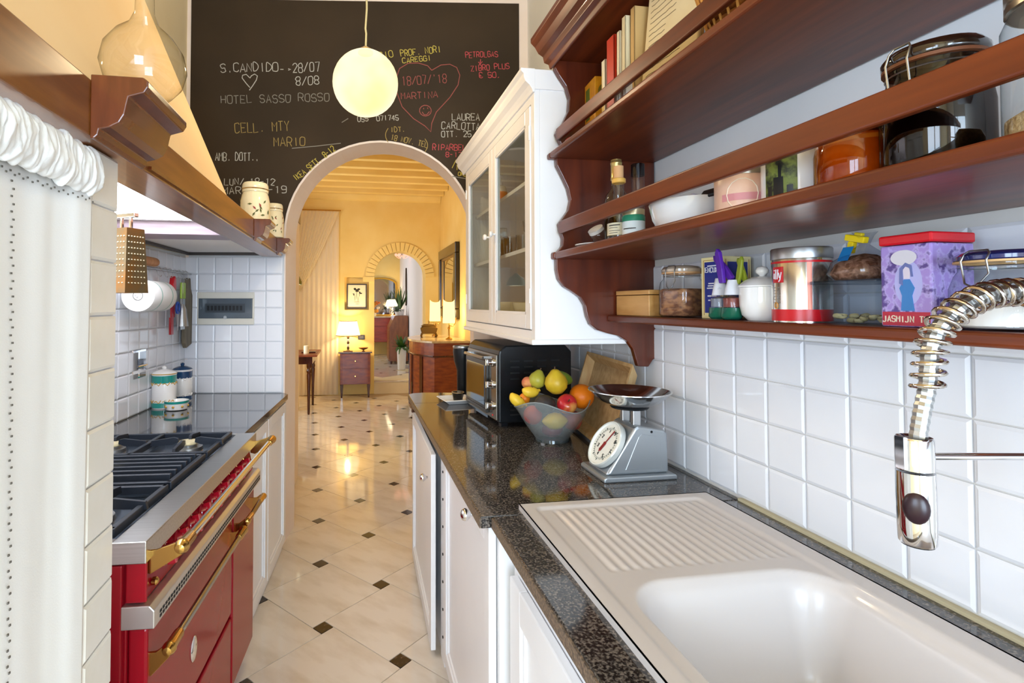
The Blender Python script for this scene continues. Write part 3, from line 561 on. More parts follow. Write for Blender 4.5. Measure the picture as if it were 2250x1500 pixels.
obj('handle', MB().tube([(-.03, .12, H_ - .062), (-.034, .13, H_ - .062), (-.034, W_ - .05, H_ - .062), (-.03, W_ - .04, H_ - .062)], .0065, 12).box(-.034, -.008, .125, .137, H_ - .068, H_ - .056).box(-.034, -.008, W_ - .06, W_ - .048, H_ - .068, H_ - .056), steel_rough, dr, smooth=50)
for z in (.085, .175, .27):
    k = obj('control_knob', MB().lathe([(.019, 0), (.019, .004), (.0155, .006), (.015, .022), (.012, .024), (.0001, .024)], 20, M=Matrix.Translation((-.008, .058, z)) @ ML90), chrome, to, smooth=40)
    obj('grip', MB().box(-.04, -.028, .054, .062, z - .014, z + .014), chrome, k, bevel=.002)
obj('indicator_lamp', MB().lathe([(.004, 0), (.003, .003), (.0001, .003)], 10, M=Matrix.Translation((-.008, .058, .045)) @ ML90), mat('lamp_red', 'd02020', .3), to)
for y in (.03, W_ - .06):
    for x in (.02, .29): obj('foot', MB().box(x, x + .03, y, y + .03, 0, .022), black_plastic, to)
obj('crumb_tray', MB().box(-.012, 0, .11, W_ - .03, .022, .034), black_gloss, to)
# coffee machine portafilter-like dark jug beyond the oven
ml = thing('milk_pitcher', 'dark round pitcher with pale rim projecting past the oven', 'pitcher', (.602, 2.93, ZC))
obj('body', MB().lathe([(.03, 0), (.032, .004), (.034, .15), (.05, .20), (.056, .25), (.054, .28), (.05, .28), (.05, .25), (.0001, .2)], 24), mat('pitcher_dark', '14171c', .4), ml, smooth=40)
obj('rim_band', MB().lathe([(.0545, .272), (.057, .278), (.0545, .286), (.05, .28)], 24), steel_rough, ml, smooth=40)
# square saucer and espresso cup
sc = obj('square_saucer', MB().add([(-.055, -.055, 0), (.055, -.055, 0), (.055, .055, 0), (-.055, .055, 0), (-.085, -.085, .022), (.085, -.085, .022), (.085, .085, .022), (-.085, .085, .022), (-.08, -.08, .026), (.08, -.08, .026), (.08, .08, .026), (-.08, .08, .026), (-.05, -.05, .006), (.05, -.05, .006), (.05, .05, .006), (-.05, .05, .006)],
    [(3, 2, 1, 0)] + [(k, (k + 1) % 4, (k + 1) % 4 + 4, k + 4) for k in range(4)] + [(k + 4, (k + 1) % 4 + 4, (k + 1) % 4 + 8, k + 8) for k in range(4)] + [(k + 8, (k + 1) % 4 + 8, (k + 1) % 4 + 12, k + 12) for k in range(4)] + [(12, 13, 14, 15)]), ceramic, bevel=.002)
sc.location = (.53, 2.76, ZC + .0005); sc.rotation_euler = (0, 0, R(8)); tag(sc, 'white square saucer in front of the oven', 'saucer')
cu = thing('espresso_cup', 'small black espresso cup on the square saucer', 'cup', (.538, 2.745, ZC + .0075))
obj('body', MB().lathe([(.022, 0), (.024, .003), (.033, .05), (.030, .05), (.021, .005), (.0001, .005)], 24), black_gloss, cu, smooth=40)
obj('coffee', MB().lathe([(.0001, .04), (.029, .04)], 24), mat('coffee', '5a3a20', .2), cu)
obj('cup_rim', MB().lathe([(.0332, .047), (.0335, .051), (.029, .051), (.0302, .046)], 24), mat('rim_tan', 'b08f63', .4), cu, smooth=40)
# fruit bowl
FX, FY = .748, 1.945
fb = thing('fruit_bowl', 'clear glass fruit bowl piled with fruit beside the scale', 'bowl', (FX, FY, ZC))
def rimtw(a, r, z): return (r * (1 + .12 * z), z + (.018 * math.cos(3 * a + .6) if z > .11 else 0))
obj('bowl_glass', MB().lathe([(.062, .0), (.064, .01), (.074, .025), (.10, .06), (.123, .10), (.140, .145), (.137, .145), (.119, .1), (.096, .062), (.07, .03), (.0001, .02)], 40, tw=rimtw), glass('bowl_clear', 'f2f5f5', '8a9496', 1, .03, .16), fb, smooth=50)
obj('rim', MB().tube([(.140 * 1.0174 * math.cos(q * .157), .140 * 1.0174 * math.sin(q * .157), .145 + .018 * math.cos(3 * q * .157 + .6)) for q in range(40)], .0022, 6, True), glass('rim_glass', 'd0d8da', '8a9496', 1, .03, .3), fb, smooth=60)
obj('foot_ring', MB().lathe([(.06, 0), (.066, .0), (.064, .012), (.05, .014)], 30), glass('foot_glass', 'd8e0e2', '8f9a9e'), fb, smooth=40)
apple_m = mat('apple_skin', 'c4262e', .25, col2='e9b95a', scale=(14, 14, 5), lo=.5, hi=.75, coat=.3)
def fr_at(u, v, dy=0): s = .00172; return (FX + (u - 1224) * s * .987, FY - (u - 1224) * s * .16 + dy, 1.4 - (v - 668) * s)
def fruit(name, label, cat, u, v, r, m, dy=0, sx=1, sy=1, sz=1, rot=(0, 0, 0), parts=None, shape=None):
    l = fr_at(u, v, dy); o = thing(name, label, cat, l, 0); o.rotation_euler = rot
    mb = MB()
    if shape == 'apple':
        mb.lathe([(.0001, -r * .78), (r * .3, -r * .9), (r * .7, -r * .72), (r * .97, -r * .15), (r, r * .2), (r * .85, r * .65), (r * .5, r * .9), (r * .2, r * .82), (.0001, r * .66)], 22)
    elif shape == 'pear':
        mb.lathe([(.0001, -r), (r * .5, -r * .92), (r * .9, -r * .5), (r, 0), (r * .85, r * .45), (r * .52, r * .85), (r * .36, r * 1.05), (r * .2, r * 1.15), (.0001, r * 1.17)], 22)
    elif shape == 'lemon':
        mb.lathe([(.0001, -r * 1.55), (r * .25, -r * 1.4), (r * .45, -r * 1.2), (r * .85, -r * .7), (r, 0), (r * .85, r * .7), (r * .45, r * 1.2), (r * .22, r * 1.42), (.0001, r * 1.52)], 22)
    elif shape == 'banana':
        pts = [(r * 3.4 * math.sin(a), 0, r * 3.4 * (1 - math.cos(a))) for a in [(-.55 + 1.1 * k / 10) for k in range(11)]]
        mb.tube(pts, [r * q for q in (.28, .6, .85, .97, 1, 1, .97, .9, .7, .4, .25)], 12)
    else: mb.ball((0, 0, 0), r, sx, sy, sz, 22)
    obj('flesh', mb, m, o, smooth=60)
    if parts != 'none': obj('stem', MB().tube([(0, 0, r * .6 * (1.8 if shape == 'pear' else 1)), (.002, 0, r * (1.4 if shape == 'pear' else 1.05))], [.003, .002], 6), mat('stem_brown', '5a4028', .7), o)
    return o
yel = mat('pear_yellow', 'dcb92c', .4, col2='c9a223', scale=(20, 20, 20), bump=.05); lem = mat('lemon_yellow', 'eec51c', .35, bump=.1, bscale=(150, 150, 150)); ban = mat('banana_yellow', 'e8c035', .45, col2='7a5222', scale=(45, 45, 45), lo=.62, hi=.72)
fruit('pear', 'speckled yellow pear crowning the fruit pile', 'pear', 1232, 842, .044, yel, -.01, rot=(.1, -.15, 0), shape='pear')
fruit('green_mango', 'green mango behind the yellow pear', 'mango', 1262, 838, .03, mat('mango_green', '8f9a2c', .35, col2='6f8a2a', scale=(12, 12, 12)), .07, 1.7, 1, .85, (0, .35, .2), 'none')
fruit('green_pear', 'pale green pear left of the crowning yellow pear', 'pear', 1200, 840, .034, mat('pear_green', 'b0a93a', .4), .04, rot=(0, .3, 0), shape='pear')
fruit('peach', 'red blushed peach at the back of the pile', 'peach', 1180, 848, .024, mat('peach_skin', 'c25a48', .6, col2='dc9a58', scale=(20, 20, 20)), .05, parts='none')
fruit('baby_banana', 'small speckled banana lying left of the pear', 'banana', 1178, 865, .021, ban, 0, rot=(.2, .1, .2), shape='banana')
fruit('baby_banana', 'leftmost small speckled banana hanging over the bowl rim', 'banana', 1146, 884, .021, ban, -.01, rot=(.3, .65, -.2), shape='banana')
fruit('mandarin', 'small orange mandarin between bananas and avocado', 'mandarin', 1169, 882, .022, mat('mandarin_skin', 'f08a1c', .4), .03)
fruit('avocado', 'dark avocado resting at the front of the pile', 'avocado', 1200, 886, .036, mat('avocado_skin', '2b2524', .5, col2='3c3430', scale=(60, 60, 60), bump=.3), -.045, 1.12, 1, .95, (0, .2, 0), 'none')
fruit('apple', 'red and yellow apple at the front of the pile', 'apple', 1246, 887, .038, apple_m, -.05, rot=(.9, -.1, 0), shape='apple')
fruit('orange', 'large bright orange at the right of the pile', 'orange', 1291, 874, .047, mat('orange_skin', 'f08010', .4, bump=.12, bscale=(160, 160, 160)), 0, parts='none')
fruit('lemon', 'yellow lemon pressed against the glass at the front', 'lemon', 1218, 921, .032, lem, -.062, rot=(0, R(88), R(-8)), shape='lemon', parts='none')
fruit('nectarine', 'orange red nectarine low on the left inside the bowl', 'nectarine', 1176, 912, .036, mat('nectarine_skin', 'd2502c', .35, col2='b02c28', scale=(18, 18, 18)), -.03, parts='none')
fruit('plum', 'dark red plum at the bottom of the bowl', 'plum', 1222, 945, .034, mat('plum_skin', '7c1c30', .3, col2='9a3040', scale=(15, 15, 15)), -.015, 1.25, 1, .85, parts='none')
fruit('red_apple', 'pinkish red apple low on the right inside the bowl', 'apple', 1266, 926, .038, mat('apple_pink', 'b8404a', .35, col2='c96a58', scale=(15, 15, 15)), -.015, shape='apple')
# wooden tray leaning on the tiles
tl = math.atan2(.085, .30)
TM = Matrix.Translation((.872, 1.668, ZC + .012)) @ Matrix.Rotation(R(-7.5), 4, 'Z') @ Matrix.Rotation(tl, 4, 'Y')
ty = thing('wooden_tray', 'pale wooden tray leaning against the tiles behind the scale', 'tray', (.872, 1.668, ZC))
obj('base', MB(TM).box(0, .008, .03, .46, .03, .275), wood_light, ty, world=True)
rim_ = MB(TM)
def rim(y0, y1, z0, z1, a, b):
    rim_.add(a, [(0, 1, 2, 3), (4, 7, 6, 5), (0, 4, 5, 1), (1, 5, 6, 2), (2, 6, 7, 3), (3, 7, 4, 0)])
def tray_side(p, q, pi, qi):
    # sloping side from inner base edge (pi,qi) to the outer raised edge (p,q)
    h = -.032; t_ = .012
    rim_.add([(0, *pi), (0, *qi), (h, *q), (h, *p), (.008, *pi), (.008, *qi), (h, q[0] + (t_ if q[0] > .25 else -t_), q[1] + (t_ if q[1] > .15 else -t_)), (h, p[0] + (t_ if p[0] > .25 else -t_), p[1] + (t_ if p[1] > .15 else -t_))],
             [(0, 1, 2, 3), (4, 7, 6, 5), (0, 4, 5, 1), (1, 5, 6, 2), (2, 6, 7, 3), (3, 7, 4, 0)])
O_ = [(.006, .006), (.484, .006), (.484, .296), (.006, .296)]; I_ = [(.03, .03), (.46, .03), (.46, .275), (.03, .275)]
for k in range(4): tray_side(O_[k], O_[(k + 1) % 4], I_[k], I_[(k + 1) % 4])
obj('rim', rim_, mat('tray_rim', 'd0ad78', .45, col2='b98f58', scale=(30, 30, 6)), ty, world=True)
# kitchen scale
sx = thing('kitchen_scale', 'silver mechanical kitchen scale with round dial and steel pan', 'scale', (.715, 1.445, ZC))
obj('base_plate', MB().prism([(0, 0), (.232, 0), (.232, .012), (.225, .016), (.008, .016), (0, .012)], 0, .165), silver_paint, sx, bevel=.004)
obj('body', MB().prism([(.015, .016), (.215, .016), (.212, .13), (.205, .142), (.118, .158), (.105, .150)], .018, .147), silver_paint, sx, bevel=.007, seg=3)
obj('pressed_panel', MB().prism([(.075, .03), (.19, .03), (.188, .115), (.18, .124), (.128, .134), (.118, .126)], .0165, .019), silver_paint, sx, bevel=.001)
obj('screw', MB().lathe([(.004, 0), (.003, .002), (.0001, .002)], 10, M=Matrix.Translation((.16, .018, .139)) @ Matrix.Rotation(R(90), 4, 'X')), dark_slot, sx)
dm = Matrix.Translation((.052, .0825, .088)) @ Matrix.Rotation(R(-57), 4, 'Y')
dl = obj('dial', MB(dm).lathe([(.0001, 0), (.074, 0), (.074, .012), (.069, .014), (.066, .009), (.0001, .009)], 40), mat('dial_white', 'eef0ea', .35), sx, smooth=35)
obj('bezel', MB(dm).lathe([(.0742, -.004), (.0755, .0), (.0755, .011), (.073, .0145), (.0725, .012)], 40), mat('bezel_ring', 'd9dcd8', .25, .3), dl, smooth=35)
mk = MB(dm)
for k in range(40):
    a = 2 * math.pi * k / 40; l = .007 if k % 4 == 0 else .0035
    mk.ribbon([(.050 * math.cos(a), .050 * math.sin(a), .0092), ((.050 + l) * math.cos(a), (.050 + l) * math.sin(a), .0092)], .0022 if k % 4 else .004, (0, 0, 1), .0004)
mk.lathe([(.0478, .0092), (.0486, .0094), (.0486, .0096), (.0478, .0096)], 40)
obj('dial_marks', mk, mat('dial_ink', '3c5350', .5), dl)
nb = MB(dm)
for k, s_ in enumerate('12345789'):
    a = 2 * math.pi * (k + .5) / 8; write(nb, s_, (.041 * math.cos(a) - .003, .041 * math.sin(a) - .004, .0093), (0, -1, 0), (1, 0, 0), .010, .008, .0018, 0)
nbo = obj('dial_numbers', nb, mat('number_ink', '22282a', .5), dl, kind='stuff')
obj('pointer', MB(dm).ribbon([(.046, -.015, .0105), (.0, 0, .0105)], .0045, (0, 0, 1), .001).ribbon([(.0, 0, .0105), (-.026, .008, .0105)], .012, (0, 0, 1), .001).ribbon([(-.016, .005, .0105), (-.030, .0095, .0105)], .004, (0, 0, 1), .001).lathe([(.005, .0095), (.005, .013), (.0001, .013)], 12), mat('pointer_red', '8c2226', .4), dl)
for y in (.05, .115): obj('pan_support', MB().box(.115, .14, y - .008, y + .008, .145, .205), steel_rough, sx, bevel=.002)
obj('pan_plate', MB().lathe([(.0001, .2), (.055, .2), (.058, .204), (.055, .207), (.0001, .207)], 30, (.125, .0825, 0)), black_plastic, sx, smooth=40)
obj('pan', MB().lathe([(.045, .207), (.06, .208), (.09, .222), (.114, .244), (.1215, .252), (.124, .252), (.1235, .2545), (.119, .2545), (.111, .246), (.088, .2255), (.058, .2115), (.0001, .2105)], 48, (.125, .0825, 0)), mat('pan_steel', 'd2d2d2', .12, 1), sx, smooth=40)
# ================================================ left side
# ---- hood
hood = thing('range_hood', 'plaster cooker hood on a carved brown wooden beam', 'hood', (-.72, 2.0, 1.675))
obj('beam', MB().box(-.535, -.430, .25, 3.185, 1.676, 1.770), wood_beam, hood, world=True, bevel=.003)
obj('beam_bead', MB().box(-.432, -.424, 1.19, 3.18, 1.683, 1.690), wood_beam_dark, hood, world=True)
sl = .414
obj('plaster_canopy', MB().prism([(-.442, 1.77), (-.442 - (3.6 - 1.77) * sl * .0, 1.772), (-.442 - 1.83 * sl * .805, 3.25), (-1.16, 3.25), (-1.16, 1.77)], -.6, 1.945), mat('hood_plaster', 'fad8a6', .8, col2='f6cf98', scale=(2, 2, 2), bump=.05, bscale=(30, 30, 30)), hood, world=True)
obj('shelf_top', MB().prism([(-.50, 1.945), (-.50, 3.19), (-.95, 3.25), (-1.02, 1.945)], 1.745, 1.768, 'z'), white_matt, hood, world=True)
corb = [(0, 0), (.006, 0), (.012, .006), (.014, .016), (.030, .020), (.044, .028), (.052, .042), (.055, .058), (.058, .072), (.070, .076), (.082, .080), (.088, .090), (.088, .100), (.080, .106), (0, .106)]
for (y0, w) in ((.94, .205), (2.36, .13), (3.03, .13)):
    k = 1 if y0 < 2 else .82
    obj('corbel', MB().prism([(-.430 + x * k, 1.672 + z * (1 if k == 1 else .9)) for x, z in corb], y0, y0 + w), wood_beam_dark, hood, world=True, bevel=.002)
obj('soffit_panel', MB().prism([(-.535, 2.52), (-.535, 3.19), (-.95, 3.245), (-1.0, 2.52)], 1.700, 1.712, 'z'), white_matt, hood, world=True)
obj('cross_beam', MB().box(-1.03, -.535, 2.34, 2.52, 1.690, 1.745), mat('cross_wood', '8d7b80', .35, col2='a493a0', scale=(6, 60, 60)), hood, world=True, bevel=.003)
obj('soffit_trim', MB().prism([(-.42, 3.172), (-.42, 3.19), (-.965, 3.262), (-.965, 3.244)], 1.684, 1.700, 'z').prism([(-.97, 2.52), (-.985, 2.52), (-.96, 3.25), (-.945, 3.25)], 1.684, 1.698, 'z'), mat('trim_dark', '4a4442', .5), hood, world=True)
obj('hood_lining', MB().box(-1.06, -.535, 1.10, 2.34, 1.752, 1.762), white_matt, hood, world=True)
obj('hood_lamp', MB().box(-.95, -.60, 1.25, 2.30, 1.744, 1.752), mat('hood_lamp_diffuser', 'f6f8ff', .5, emit=8), hood, world=True)
# ---- glass flask on the corbel
fk = obj('glass_flask', MB().lathe([(.03, 0), (.046, .004), (.064, .026), (.072, .055), (.066, .085), (.048, .112), (.026, .132), (.0165, .155), (.0155, .19), (.0155, .40), (.018, .405)], 32), flask_glass, smooth=60)
fk.location = (-.384, 1.035, 1.7795); tag(fk, 'clear round glass flask with long neck on the carved beam', 'flask')
# ---- painted jars on the hood shelf
leaf_m = mat('jar_leaf', '5d6130', .6); berry = mat('jar_berry', '9a3b36', .6)
def herb_jar(label, loc, r, h, seed):
    t = thing('ceramic_jar', label, 'jar', loc, 0, 'painted jars on the hood shelf')
    obj('body', MB().lathe([(r * .85, 0), (r, h * .03), (r, h * .55), (r * .9, h * .7), (r * .82, h * .76)], 28), ceramic_cream, t, smooth=40)
    obj('lid', MB().lathe([(r * .88, h * .76), (r * .9, h * .80), (r * .86, h * .83), (r * .9, h * .86), (r * .88, h * .93), (r * .8, h * .97), (r * .3, h), (.0001, h)], 28), ceramic_cream, t, smooth=40)
    obj('clamp_band', MB().lathe([(r * .9, h * .815), (r * .93, h * .825), (r * .9, h * .835)], 28), brass, t, smooth=40)
    g = random.Random(seed); lf = MB(); br = MB()
    for k in range(46):
        a = g.uniform(0, 6.28); z = g.uniform(.12, .6) * h; rr = r * 1.003
        if abs(math.sin(a * 1.5)) < .45: continue
        l = r * .17; c = Vector((math.cos(a) * rr, math.sin(a) * rr, z)); tt = Vector((-math.sin(a), math.cos(a), 0)); d = tt * math.cos(k) + Vector((0, 0, 1)) * math.sin(k); q = Vector((math.cos(a), math.sin(a), 0)).cross(d); n_ = Vector((math.cos(a), math.sin(a), 0)) * .0012
        (lf if k % 4 else br).add([c - d * l + n_, c + q * l * .4 + n_, c + d * l + n_, c - q * l * .4 + n_], [(0, 1, 2, 3)])
    obj('painted_leaves', lf, leaf_m, t); obj('painted_berries', br, berry, t)
herb_jar('larger cream jar with painted leaves on the hood shelf', (-.475, 2.64, 1.7705), .068, .215, 1)
herb_jar('smaller cream jar with painted berries at the hood end', (-.452, 3.09, 1.7705), .052, .20, 5)
# ---- curtain closing the niche
cur_m = mat('curtain_linen', 'f3f1ec', .9, col2='ece8de', scale=(3, 3, .8), sheen=.2, bump=.06, bscale=(400, 400, 400))
cu_ = thing('curtain', 'white linen curtain with gathered heading under the beam', 'curtain', (-.46, .75, 0.0))
from mathutils import noise as NZ
def cur_x(y, z):
    k = 1 - z / 1.66; return -.456 + (.013 * NZ.noise((y * 9, z * .5, .4)) + .0015 * NZ.noise((y * 30, z * .8, 4))) * (.45 + .75 * z / 1.66) + .008 * k
obj('cloth', MB().grid(lambda u, v: (cur_x(.28 + .71 * u, .01 + 1.585 * v) , .28 + .71 * u - .01 * (1 - v) * math.sin(v * 3), .01 + 1.585 * v), 150, 40), cur_m, cu_, world=True, smooth=80, solid=.0012)
def ruf(u, v):
    y = .28 + .712 * u; a = math.pi * (v * 1.5 - .3)
    s = NZ.noise((y * 70 + v * 3, v * 4.5, 3.1)); s2 = NZ.noise((y * 150, v * 9, 7.7)); r_ = .018 + .006 * s + .005 * s2
    return (-.448 + r_ * math.sin(a), y + .007 * NZ.noise((y * 60, v * 5, 1.3)), 1.626 - .041 * math.cos(a) * (.95 + .28 * NZ.noise((y * 70, 9, 2))))
obj('gathered_heading', MB().grid(ruf, 320, 18), cur_m, cu_, world=True, smooth=80, solid=.001)
hem = MB(); hk = mat('openwork_shadow', '6b655c', .9)
for k in range(64):
    y = .985 - .0105 * k
    hem.box(cur_x(y, 1.57) + .003, cur_x(y, 1.57) + .0045, y, y + .0026, 1.574 + .004 * (k % 2), 1.5766 + .004 * (k % 2))
for k in range(150):
    z = 1.565 - .0104 * k; hem.box(cur_x(.792, z) + .0025, cur_x(.792, z) + .004, .79 + .004 * (k % 2), .793 + .004 * (k % 2), z, z + .0026)
obj('openwork_hem', hem, hk, cu_, world=True, kind='stuff')
# ---- left worktop, cabinet
lt = obj('worktop', MB().prism([tuple(Lw(-.055, .975)[:2]), tuple(Lw(-.052, 1.93)[:2]), tuple(Ew(.565, -.006)[:2]), tuple(Ew(.0, -.006)[:2]), tuple(Lw(-.66, 2.03)[:2]), tuple(Lw(-.66, .975)[:2])], ZC - .03, ZC, 'z'), granite_dark, bevel=.002)
tag(lt, 'glossy dark stone worktop beyond the cooker', 'worktop')
lc = thing('base_cabinet', 'white panelled base cabinet beside the red cooker', 'cabinet', tuple(Lw(-.075, .98)), LRZ)
obj('carcass', MB().box(-.57, 0, 0, .93, 0, .848), white_paint, lc, bevel=.003)
for (a, b) in ((.01, .46), (.47, .92)):
    mb = MB(Matrix.Diagonal((-1, 1, 1, 1))); raised_panel(mb, a, b, .06, .84, 0, .05)
    d = obj('door', mb, white_paint, lc, bevel=.0025)
# ---- red range cooker (frame L, front along +x)
rc = thing('range_cooker', 'dark red range cooker with brass towel rails and steel hob', 'cooker', tuple(Lw(0, 0, 0)), LRZ)
obj('body', MB().box(-.63, -.045, .012, .955, .08, .845).box(-.60, -.09, .03, .94, 0, .08), red_enamel, rc, bevel=.003)
obj('side_rail', MB().box(-.115, -.05, -.002, .012, .02, .84).box(-.045, -.002, .004, .012, .756, .842), red_enamel, rc, bevel=.003)
obj('hob_surround', MB().box(-.072, 0, -.005, .965, .843, .890).box(-.64, -.6, -.005, .965, .843, .89).box(-.6, -.072, -.005, .02, .843, .89).box(-.6, -.072, .945, .965, .843, .89), steel, rc, bevel=.002)
obj('hob_plate', MB().box(-.60, -.072, .02, .945, .86, .874), mat('hob_blue_steel', '5f6d7e', .18, .8), rc)
def burner(x, y, r, k):
    b = obj('burner', MB().lathe([(r, .874), (r * .95, .885), (r * .6, .888), (r * .6, .895)], 24, (x, y, 0)), steel_rough, rc, smooth=40)
    obj('burner_cap', MB().lathe([(r * .68, .895), (r * .72, .899), (r * .66, .905), (r * .2, .907), (.0001, .907)], 24, (x, y, 0)), mat('cap_cream', 'cdc3a0', .35, .3), b, smooth=40)
for k, (x, y, r) in enumerate(((-.2, .16, .055), (-.46, .16, .045), (-.33, .48, .065), (-.2, .80, .05), (-.46, .80, .045))): burner(x, y, r, k)
for (y0, y1) in ((.03, .33), (.34, .63), (.64, .935)):
    g = MB(); ym = (y0 + y1) / 2
    for x in (-.585, -.335, -.09): g.box(x - .007, x + .007, y0 + .004, y1 - .004, .884, .905)
    for y in (y0 + .011, y1 - .011): g.box(-.59, -.085, y - .007, y + .007, .884, .905)
    pg = obj('pan_grate', g, iron, rc, bevel=.002)
    fg = []
    if y0 == .34: fg = [(-.57, -.1, y0 + .045 + .04 * q) for q in range(6)]
    for (x0, x1, y) in fg: obj('grate_bar', MB().box(x0, x1, y - .006, y + .006, .894, .916), iron, pg, bevel=.002)
    if not fg:
        for cx in (-.2, -.46):
            for a in range(4):
                dx, dy = math.cos(a * math.pi / 2), math.sin(a * math.pi / 2); M_ = Matrix.Translation((cx, ym, 0)) @ Matrix.Rotation(a * math.pi / 2, 4, 'Z')
                obj('grate_finger', MB(M_).prism([(.028, .905), (.03, .918), (.045, .922), (.12, .912), (.125, .893), (.05, .896)], -.005, .005), iron, pg)
fs_ = obj('control_fascia', MB().prism([(-.05, .755), (-.01, .755), (-.028, .842), (-.05, .842)], .012, .955), red_enamel, rc)
for k in range(9):
    y = .13 + .088 * k; M_ = Matrix.Translation((-.02, y, .80)) @ Matrix.Rotation(R(80), 4, 'Y')
    kb = obj('control_knob', MB(M_).lathe([(.026, 0), (.026, .006), (.02, .009), (.016, .02), (.0001, .021)], 20), red_knob, rc, smooth=40)
    obj('grip', MB(M_).box(-.024, .024, -.006, .006, .01, .032).box(-.006, .006, -.024, .024, .012, .024), red_knob, kb, bevel=.003)
obj('side_screw', MB(Matrix.Translation((-.012, .06, .775)) @ Matrix.Rotation(R(90), 4, 'Y')).lathe([(.009, 0), (.009, .008), (.005, .012), (.0001, .012)], 14), brass, rc, smooth=40)
vb = obj('vent_bar', MB().prism([(-.05, .704), (.018, .704), (.018, .742), (.008, .753), (-.05, .753)], -.004, .962), mat('vent_steel', 'd3d0cc', .3, .9), rc, bevel=.002)
sv = MB()
for k in range(62):
    for z in (.712, .722): sv.box(.0175, .0187, .025 + .015 * k, .025 + .015 * k + .0095, z, z + .0062)
obj('vent_slots', sv, dark_slot, vb, kind='stuff')
for (y0, y1, z0, z1) in ((.016, .655, .36, .695), (.016, .655, .10, .345), (.668, .952, .10, .695)):
    dd = obj('oven_door', MB().box(-.044, -.004, y0, y1, z0, z1), red_enamel, rc, bevel=.006, seg=3)
    if z0 > .3: obj('badge', MB().ball((-.003, .30, .47), .004, 1.2, 5.5, 8.5, 20), chrome, dd, smooth=60)
def rail(x, z, y0, y1, rb, rl, m, big=True):
    h = obj('rail_handle', MB().tube([(x, y0, z), (x, y1, z)], rl, 14), m, rc, smooth=60)
    for (y, s) in ((y0, 1), (y1, -1)):
        obj('rail_end', MB(Matrix.Translation((x, y, z)) @ Matrix.Rotation(R(-90) if s > 0 else R(90), 4, 'X')).lathe([(.0001, -rb * .9), (rb * .6, -rb * .75), (rb * .98, -rb * .1), (rb, .004), (rb * .85, .012), (rb * .8, .055), (rl * 1.05, .062)], 18), brass, h, smooth=40)
        obj('rail_bracket', MB().prism([(-.018, -.006), (-.018, -.05), (0.0, -.055), (x + .002, -.016), (x + .006, 0), (x - .004, .012), (.01, -.004)], y - .004, y + .004, 'y', Matrix.Translation((0, 0, z))), brass, h, bevel=.001)
rail(.064, .866, .02, .95, .0165, .0095, chrome); rail(.036, .640, .03, .645, .0155, .009, mat('rail_grey', 'a8a49c', .2, 1)); rail(.036, .650, .69, .935, .0125, .009, mat('rail_bronze', '8c7a62', .22, 1))
# ---- things on the left worktop
def canister(label, loc, r, h, c1, c2, seed):
    t = thing('ceramic_canister', label, 'canister', loc)
    obj('body', MB().lathe([(r * .95, 0), (r, .004), (r, h * .8), (r * .97, h * .82)], 30), ceramic, t, smooth=40)
    obj('painted_band', MB().lathe([(r * 1.004, h * .62), (r * 1.006, h * .66), (r * 1.006, h * .8)], 30), c1, t, smooth=40)
    obj('foot_band', MB().lathe([(r * 1.004, .006), (r * 1.006, .03)], 30), c1, t, smooth=40)
    sc_ = MB()
    for k in range(9):
        a = 2 * math.pi * k / 9
        for z in (h * .6, .036): sc_.tube([(r * 1.006 * math.cos(a + q * .2), r * 1.006 * math.sin(a + q * .2), z + .008 * math.sin(q * 2.6)) for q in range(4)], .0022, 5)
    obj('painted_scrolls', sc_, c2, t, smooth=60)
    l = obj('lid', MB().lathe([(r * 1.02, h * .82), (r * 1.03, h * .84), (r * .9, h * .88), (r * .4, h * .93), (r * .16, h * .94), (r * .22, h * .99), (r * .1, h * 1.02), (.0001, h * 1.025)], 30), c1 if seed else ceramic, t, smooth=40)
    obj('lid_ring', MB().lathe([(r * 1.035, h * .825), (r * 1.045, h * .835), (r * 1.035, h * .845)], 30), c2, l, smooth=40)
teal = mat('glaze_teal', '1f8f86', .12, coat=.5); gold = mat('glaze_gold', 'c79a32', .2); navy = mat('glaze_navy', '1d3f66', .12, coat=.5)
canister('white canister with teal and gold scrolls on the dark worktop', (-.948, 2.865, ZC), .057, .205, teal, gold, 0)
canister('white canister with navy bands in the tiled corner', (-.918, 3.05, ZC), .050, .20, navy, ceramic, 1)
dsh = thing('ceramic_dish', 'small teal and gold painted dish before the canisters', 'dish', (-.868, 2.80, ZC))
obj('body', MB().lathe([(.034, 0), (.048, .004), (.054, .03), (.056, .045), (.053, .045), (.048, .012), (.0001, .008)], 26), ceramic, dsh, smooth=40)
obj('painted_band', MB().lathe([(.0555, .034), (.0570, .0455), (.052, .0455)], 26), teal, dsh, smooth=40)
sc_ = MB()
for k in range(8): sc_.ball((.0525 * math.cos(k * .785), .0525 * math.sin(k * .785), .02), .007, .9, .9, .8, 8)
obj('painted_scrolls', sc_, gold, dsh, smooth=60, kind='stuff')
# ---- things on the left tiles
WX = -.668
rl = thing('utensil_rail', 'slim steel hanging rail with hooks on the tiles', 'rail', tuple(Lw(WX, 1.5, 1.575)), LRZ)
obj('bar', MB().tube([(.045, -.55, 0), (.045, .50, 0)], .006, 10), steel_rough, rl, smooth=60)
for y in (-.5, .46): obj('mount', MB().tube([(.0, y, 0), (.045, y, 0)], .006, 8), steel_rough, rl)
def hook(y): obj('hook', MB().tube([(.045 + .012 * math.cos(a), y, .012 * math.sin(a)) for a in [q * .5 for q in range(-1, 9)]] + [(.045 - .004, y, -.02), (.05, y, -.034), (.058, y, -.036), (.062, y, -.028)], .0018, 6), chrome, rl, smooth=60)
for y in (.06, .14, .2, .26, .32, .37, .42): hook(y)
def hang(name, label, cat, y, dz=0, dx=.055): return thing(name, label, cat, tuple(Lw(WX + dx, 1.5 + y, 1.54 + dz)), LRZ)
